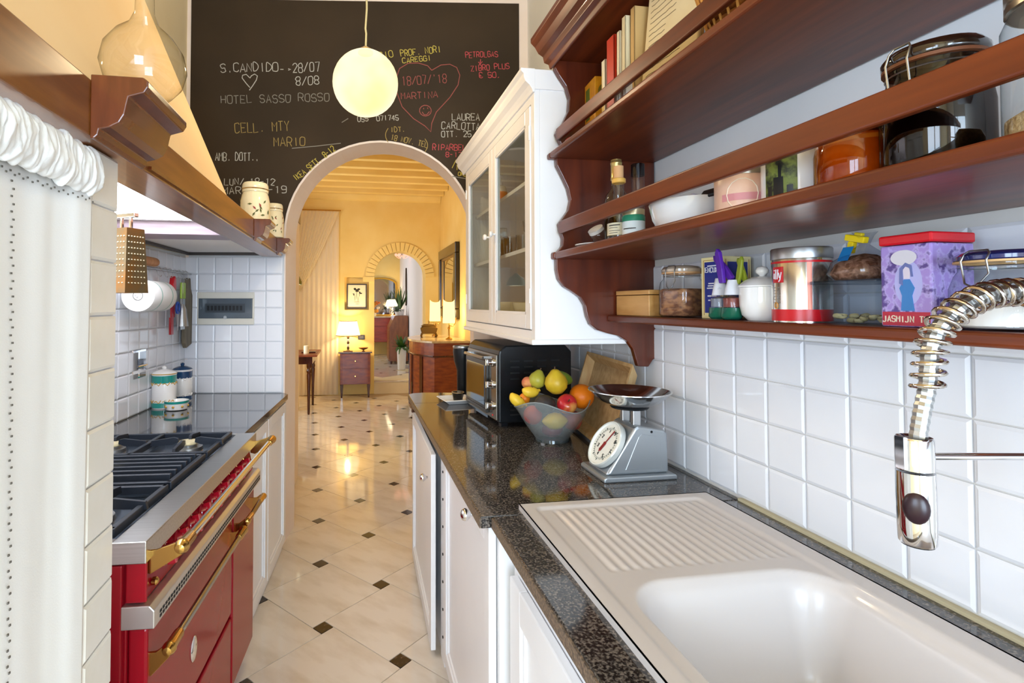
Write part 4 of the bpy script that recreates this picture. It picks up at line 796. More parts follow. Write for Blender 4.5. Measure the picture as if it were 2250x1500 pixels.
t = hang('red_opener', 'red plastic kitchen tool hanging behind the paper roll', 'utensil', .22, 0)
obj('handle', MB().prism([(-.012, 0), (.004, .01), (.016, -.005), (.02, -.05), (.014, -.07), (-.014, -.075), (-.02, -.03)], -.012, .012, 'x'), mat('plastic_red', 'd01c28', .25), t, bevel=.004); obj('blade', MB().box(-.004, .004, -.02, .02, -.21, -.07).box(-.006, .006, -.03, -.0, -.30, -.21), mat('plastic_red2', 'b02028', .3), t)
t = hang('green_peeler', 'lime green handled tool hanging near the corner', 'utensil', .36, -.02)
obj('handle', MB().box(-.006, .006, -.03, .03, -.09, 0), mat('plastic_lime', '9cbf1e', .3), t, bevel=.005); obj('blade', MB().box(-.003, .003, -.026, .026, -.26, -.09), steel_rough, t)
t = hang('funnel', 'small grey metal funnel hanging below the paper roll', 'funnel', .30, -.14, .075)
obj('cone', MB().lathe([(.032, -.12), (.022, -.03), (.01, 0), (.008, 0), (.02, -.03), (.03, -.12)], 20), steel_rough, t, smooth=40); obj('loop', MB().tube([(0, 0, 0), (0, .006, .06), (0, 0, .12)], .0015, 6), chrome, t)
t = hang('blue_scissors', 'blue handled scissors hanging below the paper roll', 'scissors', .25, -.13, .07)
obj('handle', MB().tube([(0, .02 * math.cos(a), -.03 + .03 * math.sin(a)) for a in [q * .524 for q in range(12)]], .006, 8, True), mat('plastic_blue', '2c50a8', .3), t, smooth=60); obj('blade', MB().prism([(-.012, -.05), (.012, -.05), (.004, -.15), (-.004, -.15)], -.002, .002, 'x'), steel_rough, t)
t = thing('cutting_board', 'long narrow wooden board hanging by the tiled corner', 'board', tuple(Lw(WX + .03, 1.965, 1.15)), LRZ)
obj('board', MB().prism([(-.055, .03), (-.03, 0), (.05, .02), (.055, .30), (.03, .34), (.02, .40), (-.015, .40), (-.025, .34), (-.055, .30)], 0, .022, 'x'), mat('board_grey_wood', '857a66', .6, col2='6b604e', scale=(30, 30, 5)), t, bevel=.004)
obj('cord', MB().tube([(.011, 0, .39), (.014, .006, .41), (.018, 0, .425), (.014, -.006, .41), (.011, 0, .39)], .0015, 6), white_matt, t)
t = thing('rolling_pin', 'pale wooden rolling pin lying along the rail', 'rolling pin', tuple(Lw(WX + .05, 1.0, 1.605)), LRZ)
obj('roller', MB(Matrix.Translation((0, 0, 0)) @ Matrix.Rotation(R(-90), 4, 'X')).lathe([(.0001, 0), (.02, .003), (.0225, .02), (.0225, .50), (.021, .515), (.012, .525), (.0001, .53)], 20), mat('pin_wood', 'c98f5c', .5, col2='b87d4a', scale=(40, 40, 4)), t, smooth=40)
t = thing('paper_towel_roll', 'white paper towel roll with green edging on a wall holder', 'paper roll', tuple(Lw(WX + .115, 1.19, 1.437)), LRZ)
RM = Matrix.Rotation(R(-90), 4, 'X')
obj('roll', MB(RM).lathe([(.021, 0), (.068, 0), (.07, .004), (.07, .24), (.068, .245), (.021, .245)], 36), mat('paper', 'f4f4f2', .9, bump=.15, bscale=(90, 90, 90)), t, smooth=40)
obj('core', MB(RM).lathe([(.021, -.002), (.021, .246), (.019, .246), (.019, -.002), (.021, -.002)], 24), mat('core_grey', '6e6e6c', .8), t, smooth=40)
for y in (.075, .19): obj('printed_stripe', MB(RM).lathe([(.0704, y), (.0707, y + .004), (.0704, y + .008)], 36), mat('stripe_teal', '9cc9bd', .8), t, smooth=60)
obj('holder', MB().tube([(0, -.02, 0), (0, .27, 0), (-.08, .27, 0), (-.112, .27, 0)], .005, 8).box(-.115, -.11, .23, .30, -.03, .03), chrome, t, smooth=50)
t = thing('box_grater', 'rusty steel box grater hanging in front of the paper roll', 'grater', tuple(Lw(-.30, .535, 1.435)), LRZ + R(-28))
gm = mat('grater_steel', '8c7a5a', .3, .85, col2='b5772e', scale=(18, 18, 12), lo=.45, hi=.75)
obj('body', MB().add([(-.05, -.04, 0), (.05, -.04, 0), (.05, .04, 0), (-.05, .04, 0), (-.042, -.03, .2), (.042, -.03, .2), (.042, .03, .2), (-.042, .03, .2)], [(0, 1, 5, 4), (1, 2, 6, 5), (2, 3, 7, 6), (3, 0, 4, 7), (4, 5, 6, 7)]), gm, t, solid=.0015)
th_ = MB()
for r_ in range(9):
    for c_ in range(6):
        f = r_ / 9; x = (-.036 + .0145 * c_) * (1 - .13 * f); z = .03 + .018 * r_
        th_.ball((x, -.0405 + .01 * (z / .2), z), .0035, 1.1, .7, .7, 8)
        th_.ball((.0505 - .008 * (z / .2), x * .75, z), .0035, .7, 1, .7, 8)
obj('teeth', th_, mat('teeth_shine', 'd8cfae', .2, .9), t, smooth=60, kind='stuff')
obj('handle', MB().box(-.045, .045, -.008, .008, .235, .25).tube([(-.02, 0, .198), (-.02, 0, .236)], .006, 8).tube([(.02, 0, .198), (.02, 0, .236)], .006, 8), chrome, t, bevel=.003)
obj('hanging_hook', MB().tube([(0, 0, .25), (0, 0, .30), (-.01, 0, .312)], .0022, 6), chrome, t)
sw = thing('wall_switch', 'square chrome switch plate on the left tiles', 'switch', tuple(Lw(-.668, 1.45, 1.115)), LRZ)
obj('plate', MB().box(0, .012, -.07, .07, -.07, .07), chrome, sw, bevel=.004)
obj('rocker', MB().box(.012, .02, -.025, .025, -.022, .022), mat('switch_grey', '5c6470', .2, .5), sw, bevel=.003)
obj('lever', MB().tube([(.015, -.03, -.01), (.03, .03, -.006)], .007, 10), chrome, sw, smooth=60)
ep = thing('fuse_box', 'grey fuse box window in a cream frame on the tiles', 'fuse box', tuple(Ew(.222, -.0105, 1.375)), EA)
obj('frame', MB().box(-.165, .165, -.010, .0, -.095, -.058).box(-.165, .165, -.010, 0, .058, .095).box(-.165, -.155, -.010, 0, -.058, .058).box(.155, .165, -.010, 0, -.058, .058), mat('fuse_frame', 'dcd8cc', .5), ep, bevel=.003)
obj('window', MB().box(-.155, .155, -.013, -.002, -.058, .058), mat('fuse_window', '55606a', .08, coat=.5), ep, bevel=.002)
for k in range(10): obj('breaker', MB().box(-.105 + .021 * k, -.090 + .021 * k, -.0145, -.012, -.012, .016), mat('breaker_dark', '1e2226', .4), ep)
obj('breaker_rail', MB().box(-.115, .115, -.0138, -.012, -.024, .028), mat('breaker_rail', '3c444c', .4), ep)
obj('latch', MB().lathe([(.01, 0), (.009, .003), (.0001, .003)], 14, M=Matrix.Translation((0, -.013, -.052)) @ Matrix.Rotation(R(90), 4, 'X')), mat('latch_pale', 'b8bcc0', .4), ep)
# ---- pendant lamp
PX, PY, PZ = .038, 2.10, 2.277
pl = thing('pendant_lamp', 'glowing opal globe pendant lamp hanging before the chalkboard', 'lamp', (PX, PY, PZ - .13))
obj('globe', MB().ball((PX, PY, PZ), .129, n=40), glow('opal_glow', 'fff0c4', 1.15, .3, 'ffdf94', 6), pl, world=True, smooth=80)
obj('cap', MB().lathe([(.03, .120), (.03, .132), (.012, .145), (.004, .15)], 20, (PX, PY, PZ)), brass, pl, world=True, smooth=40)
obj('cord', MB().tube([(PX, PY, PZ + .14), (PX + .002, PY, PZ + .20), (PX - .001, PY, PZ + .22), (PX + .004, PY, PZ + .3), (PX, PY, PZ + .6), (PX, PY, 3.62)], .004, 8), mat('cord_cream', 'd8c690', .5), pl, world=True, smooth=60)
bulb('pendant_bulb', (PX, PY, PZ), 30, (1, .78, .5))
# ================================================ things on the wooden shelf
Z1, Z2, Z3 = 1.3635, 1.5745, 1.9085       # tops of the three boards
def clip_jar(name, label, cat, loc, r, h, lid_m, fill=None, fill_h=.5, gl=None, belly=1.0, wire=True, seal='d9a878', rz=0, neck=.86, square=False):
    t = thing(name, label, cat, loc, rz); gl = gl or clear; n = 32
    def tw(a, rr, z):
        if not square or z > h * .74: return (rr, z)
        c, s_ = abs(math.cos(a)), abs(math.sin(a)); return (rr * min(1.16, 1 / max(c, s_)) * .93, z)
    obj('glass_body', MB().lathe([(.0001, .002), (r * .9, 0), (r * belly, h * .05), (r * belly, h * .52), (r * .93, h * .68), (r * neck, h * .75), (r * neck, h * .84)], n, tw=tw), gl, t, smooth=50)
    if fill: obj('contents', MB().lathe([(.0001, .004), (r * .86, .003), (r * belly * .965, h * .06), (r * belly * .965, h * fill_h * .92), (r * .85, h * fill_h), (.0001, h * (fill_h + .012))], n, tw=tw), fill, t, smooth=50)
    ld = obj('lid', MB().lathe([(r * neck * 1.06, h * .87), (r * neck * 1.1, h * .885), (r * neck * 1.1, h * .93), (r * neck * .98, h * .975), (r * neck * .6, h), (.0001, h)], n), lid_m, t, smooth=40)
    obj('seal_ring', MB().lathe([(r * neck * 1.0, h * .84), (r * neck * 1.09, h * .845), (r * neck * 1.09, h * .87), (r * neck, h * .872)], n), mat('seal_' + seal, seal, .5), t, smooth=40)
    if wire:
        w = r * .24; x = -r * neck * 1.12
        obj('wire_clip', MB().tube([(x, -w, h * .70), (x - .004, -w, h * .86), (x + .002, -w, h * .95), (x + .006, -w * .7, h * .99), (x + .006, w * .7, h * .99), (x + .002, w, h * .95), (x - .004, w, h * .86), (x, w, h * .70), (x - .006, w * .6, h * .58), (x - .008, 0, h * .54), (x - .006, -w * .6, h * .58)], .0014, 6, True), steel_rough, ld, smooth=60)
        obj('neck_wire', MB().lathe([(r * neck * 1.005, h * .79), (r * neck * 1.03, h * .797), (r * neck * 1.005, h * .804)], n), steel_rough, ld, smooth=60)
    return t
# ---- lower board
bx = thing('bamboo_box', 'small pale bamboo box at the far end of the lower shelf', 'box', (.870, 1.462, Z1))
obj('body', MB().box(0, .11, 0, .20, 0, .064), bamboo, bx, bevel=.002); obj('lid', MB().box(-.001, .111, -.001, .201, .066, .08), bamboo, bx, bevel=.002)
biscuit = mat('biscuits', 'a8744e', .8, col2='6e4430', scale=(45, 45, 90), lo=.4, hi=.6, bump=.6)
clip_jar('clip_top_jar', 'clip-top glass jar of brown biscuits beside the bamboo box', 'jar', (.915, 1.368, Z1), .056, .145, mat('lid_glass_brown', 'b9a48f', .12, coat=.5), biscuit, .55, square=True, rz=R(25))
bb = thing('cardboard_box', 'tall navy and cream cardboard box on the lower shelf', 'box', (.906, 1.183, Z1), R(6))
obj('body', MB().box(0, .085, 0, .075, 0, .157), mat('box_cream', 'efe0a6', .5), bb, bevel=.001)
navy_p = mat('print_navy', '1c2a86', .4); wht = mat('print_white', 'e9e9f0', .6)
pn = obj('front_panel', MB().box(-.0008, 0, .012, .063, .014, .145).box(.012, .073, -.0008, 0, .014, .143), navy_p, bb)
tx = MB(); write(tx, 'ENCUX', (-.0012, .059, .118), (0, -1, 0), (0, 0, 1), .012, .044, .0022, 0, nrm=Vector((-1, 0, 0)))
for z, a in ((.133, .03), (.088, .024), (.082, .028), (.076, .034), (.056, .03), (.045, .026), (.025, .016)): tx.box(-.0014, -.0007, .0375 - a / 2, .0375 + a / 2, z, z + .003)
obj('lettering', tx, wht, bb, kind='stuff')
obj('gold_border', MB().box(-.0006, 0, .008, .0095, .008, .150).box(-.0006, 0, .0655, .067, .008, .150).box(-.0006, 0, .008, .067, .1485, .150).box(.006, .0075, -.0006, 0, .008, .15).box(.0775, .079, -.0006, 0, .008, .15), mat('print_gold', 'b98a2c', .4), bb)
bagm = glass('cellophane', 'f2f4f8', 'c9d0da', 1, .12)
def foodbag(label, loc, r, fm, h):
    t = thing('food_bag', label, 'bag', loc, 0, 'clipped food bags on the lower shelf')
    def tw(a, rr, z): return (rr * (1 + .12 * math.sin(3 * a + z * 60)), z)
    obj('bag_film', MB().lathe([(r * .8, 0), (r, .006), (r * 1.02, .045), (r * .75, .07), (r * .4, h)], 18, tw=tw), bagm, t, smooth=60)
    obj('green_base', MB().lathe([(.0001, .001), (r * .82, .001), (r * 1.03, .007), (r * 1.05, .028)], 18, tw=tw), mat('bag_green', '0f5c46', .25), t, smooth=60)
    obj('contents', MB().lathe([(.0001, .03), (r * .9, .03), (r * .92, .05), (.0001, .056)], 14), fm, t, smooth=60)
    obj('paper_top', MB().lathe([(r * .93, .058), (r * .72, .073), (r * .42, h + .001)], 18, tw=tw), mat('bag_paper', 'dcdce2', .6), t, smooth=60)
    return t
def peg(label, loc, m, m2, a, s=1):
    t = thing('bag_clip', label, 'clip', loc); t.rotation_euler = (R(a), 0, 0)
    for k, q in ((-1, .3), (1, -.3)):
        obj('jaw', MB(Matrix.Rotation(q, 4, 'X')).prism([(-.007 * s, -.032 * s), (.007 * s, -.03 * s), (.009 * s, 0), (.007 * s, .04 * s), (0, .05 * s), (-.007 * s, .04 * s), (-.009 * s, 0)], k * .001, k * .001 + .009 * s * k, 'x'), m, t, bevel=.002)
    obj('spring', MB().ball((-.002, 0, 0), .006 * s, n=10), m2, t, smooth=60)
foodbag('clipped bag with green base nearest the tall box', (.872, 1.152, Z1), .022, mat('candy_silver', '8b8f9a', .4), .098)
foodbag('clipped bag with green base beside the sugar bowl', (.868, 1.104, Z1), .022, mat('candy_red', '8a3c30', .5), .092)
pur = mat('plastic_purple', '5a2a9e', .25); lime2 = mat('plastic_olive', '8f9a2a', .35); yl = mat('plastic_yellow', 'f0d318', .3)
peg('purple plastic clip closing the green-based bags', (.862, 1.128, Z1 + .118), pur, pur, -28, 1.05)
peg('olive green clip with yellow spring beside the purple one', (.880, 1.090, Z1 + .108), lime2, yl, -5, .8)
sg = thing('sugar_bowl', 'white lidded sugar bowl on the lower shelf', 'bowl', (.900, 1.050, Z1))
obj('body', MB().lathe([(.03, 0), (.032, .003), (.041, .012), (.0455, .032), (.0465, .055), (.0455, .074)], 32), ceramic, sg, smooth=40)
ld = obj('lid', MB().lathe([(.0475, .0745), (.048, .078), (.044, .082), (.036, .090), (.02, .097), (.008, .099)], 32), ceramic, sg, smooth=40)
obj('finial', MB().lathe([(.006, .098), (.006, .101), (.012, .106), (.0135, .112), (.010, .119), (.0001, .122)], 20), ceramic, ld, smooth=50)
# coffee tin
ct = thing('coffee_tin', 'round silver coffee tin with red bands on the lower shelf', 'tin', (.900, .945, Z1))
red_p = mat('print_red', 'c3141e', .3); tin_m = mat('tin_metal', 'd6d2c8', .16, .95)
r_ = .0525; obj('body', MB().lathe([(r_, 0), (r_, .126), (r_ * .99, .128)], 40), tin_m, ct, smooth=40)
obj('lid', MB().lathe([(r_ * 1.02, .128), (r_ * 1.025, .130), (r_ * 1.025, .147), (r_ * 1.0, .150), (.0001, .150)], 40), steel_rough, ct, smooth=40)
obj('red_band', MB().lathe([(r_ * 1.003, .003), (r_ * 1.003, .026)], 40), red_p, ct, smooth=40)
obj('red_line', MB().lathe([(r_ * 1.003, .119), (r_ * 1.003, .123)], 40), red_p, ct, smooth=40)
def cyl_patch(r, a0, a1, z0, z1, n=10): return MB().grid(lambda u, v: (r * math.cos(a0 + (a1 - a0) * u), r * math.sin(a0 + (a1 - a0) * u), z0 + (z1 - z0) * v), n, 1)
A0 = math.atan2(-.945, -.900)
def onc(a, z, r=r_ * 1.008): return (r * math.cos(A0 + a), r * math.sin(A0 + a), z)
obj('logo_square', cyl_patch(r_ * 1.004, A0 - 1.15, A0 - .60, .080, .112), red_p, ct, smooth=60)
lg = MB()
for pts in ([(-1.06, .088), (-1.04, .099)], [(-1.03, .104), (-1.025, .106)], [(-.98, .087), (-.93, .107)], [(-.88, .087), (-.83, .107)], [(-.80, .100), (-.77, .090), (-.73, .090)], [(-.68, .101), (-.74, .086), (-.80, .082)]):
    lg.ribbon([onc(*p) for p in pts], .0026, onc(-.87, 0, 1), .0004)
obj('logo', lg, wht, ct)
obj('red_stripe', cyl_patch(r_ * 1.003, A0 + .18, A0 + .34, .026, .119), mat('stripe_copper', '9c5a4a', .3, .6), ct, smooth=60)
sm_ = MB()
for k in range(6): sm_.ribbon([onc(-1.1, .07 - .006 * k), onc(-.75, .07 - .006 * k)], .0012, onc(-.9, 0, 1), .0003)
obj('small_print', sm_, mat('print_grey', '8f8a80', .6), ct, kind='stuff')
obj('cup_emblem', MB().tube([onc(-.95 + .09 * math.cos(q * .7), .034 + .006 * math.sin(q * .7)) for q in range(9)], .0012, 5, True), mat('print_tan', 'c08a4a', .5), ct)
# plastic box and bag of cereal on it
pb = thing('plastic_box', 'clear plastic food box with nut shells on the lower shelf', 'box', (.868, .762, Z1))
pbx = MB(); 
def frus(mb, x0, x1, y0, y1, z0, z1, e): mb.add([(x0 + e, y0 + e, z0), (x1 - e, y0 + e, z0), (x1 - e, y1 - e, z0), (x0 + e, y1 - e, z0), (x0, y0, z1), (x1, y0, z1), (x1, y1, z1), (x0, y1, z1)], [(3, 2, 1, 0), (0, 1, 5, 4), (1, 2, 6, 5), (2, 3, 7, 6), (3, 0, 4, 7)]); return mb
obj('tub', frus(pbx, 0, .125, 0, .125, .001, .073, .009), glass('plastic_clear', 'eef2f6', 'c2ccd6', .8, .15), pb, bevel=.006)
obj('lid', MB().box(-.003, .128, -.003, .128, .0735, .080), glass('plastic_lid', 'dfe7ee', 'aab8c6', .9, .15), pb, bevel=.002)
shell = mat('nut_shell', 'cbbd90', .7, col2='a89a68', scale=(60, 60, 60)); g = random.Random(3)
for k in range(26):
    M_ = Matrix.Translation((g.uniform(.02, .105), g.uniform(.02, .105), .006 + .004 * (k % 3))) @ Matrix.Rotation(g.uniform(0, 6), 4, 'Z') @ Matrix.Rotation(g.uniform(-.6, .6), 4, 'X')
    o = obj('nut_shell', MB(M_).lathe([(.0001, -.004), (.005, -.003), (.0068, .0), (.006, .003), (.005, .001), (.0001, -.002)], 8, sx=1.3), shell, pb, smooth=60)
cg = thing('cereal_bag', 'clear bag of brown flakes closed by a yellow clip on the plastic box', 'bag', (.93, .835, Z1 + .0805))
def tw2(a, rr, z): return (rr * (1 + .14 * math.sin(2 * a + 1) + .06 * math.sin(5 * a + z * 40)), z)
obj('flakes', MB().lathe([(.0001, 0), (.045, .001), (.052, .012), (.044, .03), (.02, .046), (.0001, .05)], 26, tw=tw2, sy=1.05), mat('flakes', '6b4228', .85, col2='a0745a', scale=(110, 110, 110), lo=.4, hi=.6, bump=1), cg, smooth=60)
obj('film', MB().lathe([(.05, .001), (.057, .012), (.05, .034), (.026, .052), (.008, .066), (.014, .082), (.02, .09)], 26, tw=tw2, sy=1.05), bagm, cg, smooth=60)
obj('blue_label', MB().grid(lambda u, v: (-.04 + .014 * v - .001, .018 - .022 * u, .036 + .026 * v), 4, 4), mat('label_blue', '1f78b8', .4), cg)
obj('yellow_clip', MB(Matrix.Translation((-.008, .010, .072)) @ Matrix.Rotation(.25, 4, 'X')).box(-.006, .006, -.02, .02, 0, .012).box(-.005, .005, .0, .012, -.022, 0).box(-.004, .004, -.012, .004, .012, .018), yl, cg, bevel=.002)
# tea tin
tt = thing('tea_tin', 'tall lilac tea tin with red lid beside the large sugar jar', 'tin', (.872, .676, Z1), R(2))
lil = mat('tea_lilac', 'a58bd0', .3, col2='5a4488', scale=(60, 60, 60), lo=.45, hi=.62, stops=[(.52, 'b8a6de')])
obj('body', MB().box(0, .085, 0, .078, 0, .132), lil, tt, bevel=.003)
obj('lid', MB().box(-.0015, .0865, -.0015, .0795, .133, .149), mat('tea_red', 'd01824', .25), tt, bevel=.003)
obj('base_band', MB().box(-.0006, .0, .003, .075, .002, .024), mat('tea_band', 'b8283c', .3), tt)
tx = MB(); write(tx, 'JASMIJN TH', (-.001, .073, .008), (0, -1, 0), (0, 0, 1), .0095, .070, .0014, 0, nrm=Vector((-1, 0, 0))); obj('lettering', tx, mat('print_cream', 'ecdcc4', .5), tt)
obj('oval_label', MB(Matrix.Translation((-.0006, .040, .111)) @ ML90).lathe([(.0001, 0), (.019, 0), (.02, .0006), (.0001, .0008)], 28, sx=.62), mat('label_pale', 'd9d4dc', .4), tt)
obj('pale_sky', MB(Matrix.Translation((-.0004, .034, .07)) @ ML90).lathe([(.0001, 0), (.03, 0), (.0001, .0003)], 24, sx=1.2, sy=.7), mat('tea_sky', 'b6b4e6', .4), tt)
fg = MB(Matrix.Translation((-.001, .034, .028)) @ ML90)
fig = thing
obj('figure_dress', MB().prism([(.025, .026), (.045, .026), (.043, .050), (.047, .062), (.040, .076), (.031, .076), (.024, .062), (.028, .050)], -.0013, -.0004, 'x'), mat('tea_blue', '3f7fc0', .4), tt)
obj('figure_head', MB().prism([(.031, .077), (.040, .077), (.041, .092), (.036, .097), (.030, .092)], -.0013, -.0004, 'x'), mat('tea_skin', 'ded2e0', .4), tt)
obj('figure_hair', MB().prism([(.041, .066), (.047, .070), (.046, .094), (.037, .103), (.028, .098), (.026, .080), (.029, .080), (.031, .094), (.038, .097), (.042, .090)], -.0016, -.0008, 'x'), mat('tea_hair', '6a74ac', .4), tt)
# jars at the near end
sugar = mat('sugar_fill', 'eeeae8', .9)
clip_jar('clip_top_jar', 'large clip-top glass jar of white sugar with blue lid', 'jar', (.908, .600, Z1), .064, .112, mat('lid_blue', '1a2560', .1, coat=.6), sugar, .42, seal='d8ac72', belly=1.02)
clip_jar('clip_top_jar', 'clip-top glass jar at the near end of the lower shelf', 'jar', (.908, .470, Z1), .058, .115, mat('lid_grey_glass', 'a8a890', .15, coat=.5), mat('dark_herbs', '4a4436', .9, col2='8a8058', scale=(80, 80, 80)), .25, seal='c9b184')
# ---- middle board
sp = simple('side_saucer', 'white saucer at the far end of the middle shelf', 'saucer', [(.03, 0), (.034, .004), (.07, .012), (.071, .015), (.034, .008), (.0001, .006)], (.76, 1.57, Z2), ceramic)
tj = thing('spice_jar', 'small glass jar with white lid tilted on the saucer', 'jar', (.765, 1.56, Z2 + .032)); tj.rotation_euler = (0, R(-38), R(20))
obj('glass_body', MB().lathe([(.0001, -.018), (.022, -.018), (.024, -.014), (.024, .022), (.02, .027)], 22), clear, tj, smooth=40); obj('lid', MB().lathe([(.022, .026), (.0245, .027), (.0245, .038), (.0001, .04)], 22), ceramic, tj, smooth=40)
ob = thing('oil_bottle', 'tall glass bottle with gold screw cap on the middle shelf', 'bottle', (.775, 1.475, Z2))
obj('glass_body', MB().lathe([(.0001, .002), (.035, 0), (.036, .006), (.036, .13), (.03, .155), (.0165, .172), (.0145, .20), (.0145, .205)], 28), glass('glass_olive', 'f0efe0', 'a4a58c'), ob, smooth=50)
obj('liquid', MB().lathe([(.0001, .005), (.033, .005), (.0335, .128), (.0001, .129)], 24), glass('oil', 'c9ae5c', '8a7030', .5), ob, smooth=50)
obj('cap', MB().lathe([(.0155, .196), (.0165, .198), (.0165, .206), (.0158, .208), (.0158, .244), (.017, .246), (.017, .252), (.0155, .254), (.0155, .259), (.0001, .26)], 24), mat('cap_gold', 'b9a468', .28, .8), ob, smooth=40)
cb_ = thing('cork_bottle', 'slim glass bottle with cork and paper label on the middle shelf', 'bottle', (.735, 1.385, Z2))
obj('glass_body', MB().lathe([(.0001, .002), (.031, 0), (.032, .006), (.032, .055), (.026, .08), (.0165, .105), (.014, .14), (.0145, .175)], 28), clear, cb_, smooth=50)
obj('label_band', MB().lathe([(.0324, .018), (.0324, .052)], 28), mat('label_cream', 'e6ddc0', .7), cb_, smooth=40)
tx = MB()
for k, z in enumerate((.045, .038, .030, .024)): tx.ribbon([(.0328 * math.cos(a), .0328 * math.sin(a), z) for a in [3.3 + .2 * q for q in range(6 - k % 2)]], .003 if k == 0 else .0014, (-.85, -.5, 0), .0003)
obj('label_print', tx, mat('print_dark', '3c3a36', .6), cb_)
obj('dark_fill', MB().lathe([(.0001, .004), (.029, .004), (.0295, .016), (.0001, .017)], 20), mat('vinegar', '2a1a10', .2), cb_, smooth=40)
obj('cork', MB().lathe([(.0125, .176), (.0135, .18), (.0135, .215), (.0001, .216)], 18), mat('cork', 'd0a070', .8), cb_, smooth=40)
obj('collar', MB().lathe([(.0165, .166), (.019, .168), (.019, .178), (.0165, .18)], 18), mat('collar_wax', 'd8a850', .5), cb_, smooth=40)
tu = thing('glass_tube', 'upright clear glass tube bottle near the wall', 'bottle', (.885, 1.545, Z2))
obj('glass_body', MB().lathe([(.0001, .002), (.019, 0), (.0195, .005), (.0195, .262)], 22), clear, tu, smooth=50); obj('stopper', MB().lathe([(.0205, .232), (.0205, .268), (.018, .27), (.0001, .27)], 22), glass('stopper_dark', '9098a4', '40444e', .8), tu, smooth=40)
lj = thing('spread_jar', 'small jar with green lid band and pale label', 'jar', (.738, 1.312, Z2))
obj('glass_body', MB().lathe([(.0001, .002), (.027, 0), (.029, .005), (.029, .055), (.026, .06)], 24), clear, lj, smooth=40); obj('label_band', MB().lathe([(.0294, .006), (.0294, .048)], 24), mat('label_ice', 'dbe4e6', .6), lj, smooth=40)
obj('green_band', MB().lathe([(.0296, .046), (.0298, .058), (.027, .064)], 24), mat('band_green', '2e8a6a', .4), lj, smooth=40); obj('lid', MB().lathe([(.028, .063), (.0285, .065), (.0285, .078), (.0001, .079)], 24), mat('lid_pale_gold', 'c8b894', .3, .6), lj, smooth=40)
obj('label_print', MB().ribbon([(.0298 * math.cos(a), .0298 * math.sin(a), .026) for a in [3.2 + .2 * q for q in range(7)]], .003, (-.85, -.5, 0), .0003), mat('print_dark', '3c3a36', .6), lj)
bw = thing('oval_bowl', 'white ceramic bowl filled with small packets on the middle shelf', 'bowl', (.775, 1.145, Z2))
obj('body', MB().lathe([(.055, 0), (.058, .003), (.072, .03), (.080, .068), (.077, .068), (.068, .03), (.05, .008), (.0001, .006)], 36, sx=.92, sy=1.18), ceramic, bw, smooth=40)
pk = [('packet_blue', '1f6fae'), ('packet_teal', '1d8f80'), ('packet_white', 'd8dde2'), ('packet_green', '1c7a50'), ('packet_lilac', 'b9b6d0'), ('packet_black', '1d1f24')]; g = random.Random(8)
names = ['blue sachet lying in the white bowl', 'teal sachet at the far side of the white bowl', 'white sachet in the white bowl', 'dark green sachet against the pink tin', 'pale lilac sachet in the white bowl', 'black clip-like wrapper on top of the bowl']
for k, (nm, c) in enumerate(pk):
    y = 1.225 - .032 * k; o = obj('sachet', MB().prism([(-.02, -.016), (.02, -.018), (.022, .014), (-.018, .018)], 0, .008, 'z'), mat(nm, c, .35), bevel=.003)
    o.location = (.765 + .018 * (k % 2), y, Z2 + .058 + .006 * (k % 3)); o.rotation_euler = (g.uniform(-.4, .4), g.uniform(-.5, .2), g.uniform(0, 3)); tag(o, names[k], 'sachet', 'packets in the white bowl')
pt = thing('round_tin', 'pale pink round tin with oval emblem on the middle shelf', 'tin', (.772, .950, Z2))
obj('body', MB().lathe([(.0001, .001), (.05, 0), (.051, .003), (.051, .078), (.05, .080)], 36), mat('tin_pink', 'eec6ac', .35, col2='e9b79c', scale=(30, 30, 30)), pt, smooth=40); obj('lid', MB().lathe([(.052, .079), (.0525, .081), (.0525, .095), (.051, .097), (.0001, .097)], 36), mat('tin_lid_grey', 'a9a192', .3, .7), pt, smooth=40)
PA = math.atan2(-.95, -.772)
obj('emblem', MB().tube([(.0514 * math.cos(PA + .55 * math.cos(q * .45)), .0514 * math.sin(PA + .55 * math.cos(q * .45)), .04 + .03 * math.sin(q * .45)) for q in range(14)], .0012, 5, True), mat('emblem_cream', 'f3ddc4', .5), pt)
obj('ribbon_band', cyl_patch(.0515, PA - .75, PA + .75, .028, .042), mat('ribbon_rose', 'd98f90', .4), pt, smooth=60)
pj = thing('picture_canister', 'white canister with a dark bottle picture on the middle shelf', 'canister', (.785, .838, Z2))
obj('body', MB().lathe([(.0001, .001), (.05, 0), (.051, .003), (.051, .10), (.048, .102), (.048, .115), (.0001, .117)], 36), ceramic, pj, smooth=40)
JA = math.atan2(-.838, -.785)
obj('picture', cyl_patch(.0513, JA - .95, JA + .12, .006, .085), mat('pic_green', '6f7a34', .5, col2='20201c', scale=(60, 60, 60), lo=.4, hi=.6), pj, smooth=60)
pc = MB(); 
for (a, w_, z0, z1) in ((-.45, .16, .008, .05), (-.40, .05, .05, .074), (-.75, .08, .008, .036), (-.10, .09, .008, .034)): pc.grid(lambda u, v, a=a, w_=w_, z0=z0, z1=z1: (.0517 * math.cos(JA + a - w_ + 2 * w_ * u), .0517 * math.sin(JA + a - w_ + 2 * w_ * u), z0 + (z1 - z0) * v), 6, 1)
obj('picture_bottles', pc, mat('pic_dark', '17181a', .4), pj, smooth=60, kind='stuff')
clip_jar('clip_top_jar', 'clip-top jar of amber honey on the middle shelf', 'jar', (.785, .716, Z2), .056, .125, mat('lid_amber', '7a4a1c', .15, coat=.4), mat('honey', '9a4a10', .12, col2='b96418', scale=(20, 20, 20), coat=.6), .7, wire=False, gl=glass('glass_amber', 'f2d0a0', 'a06a30'))
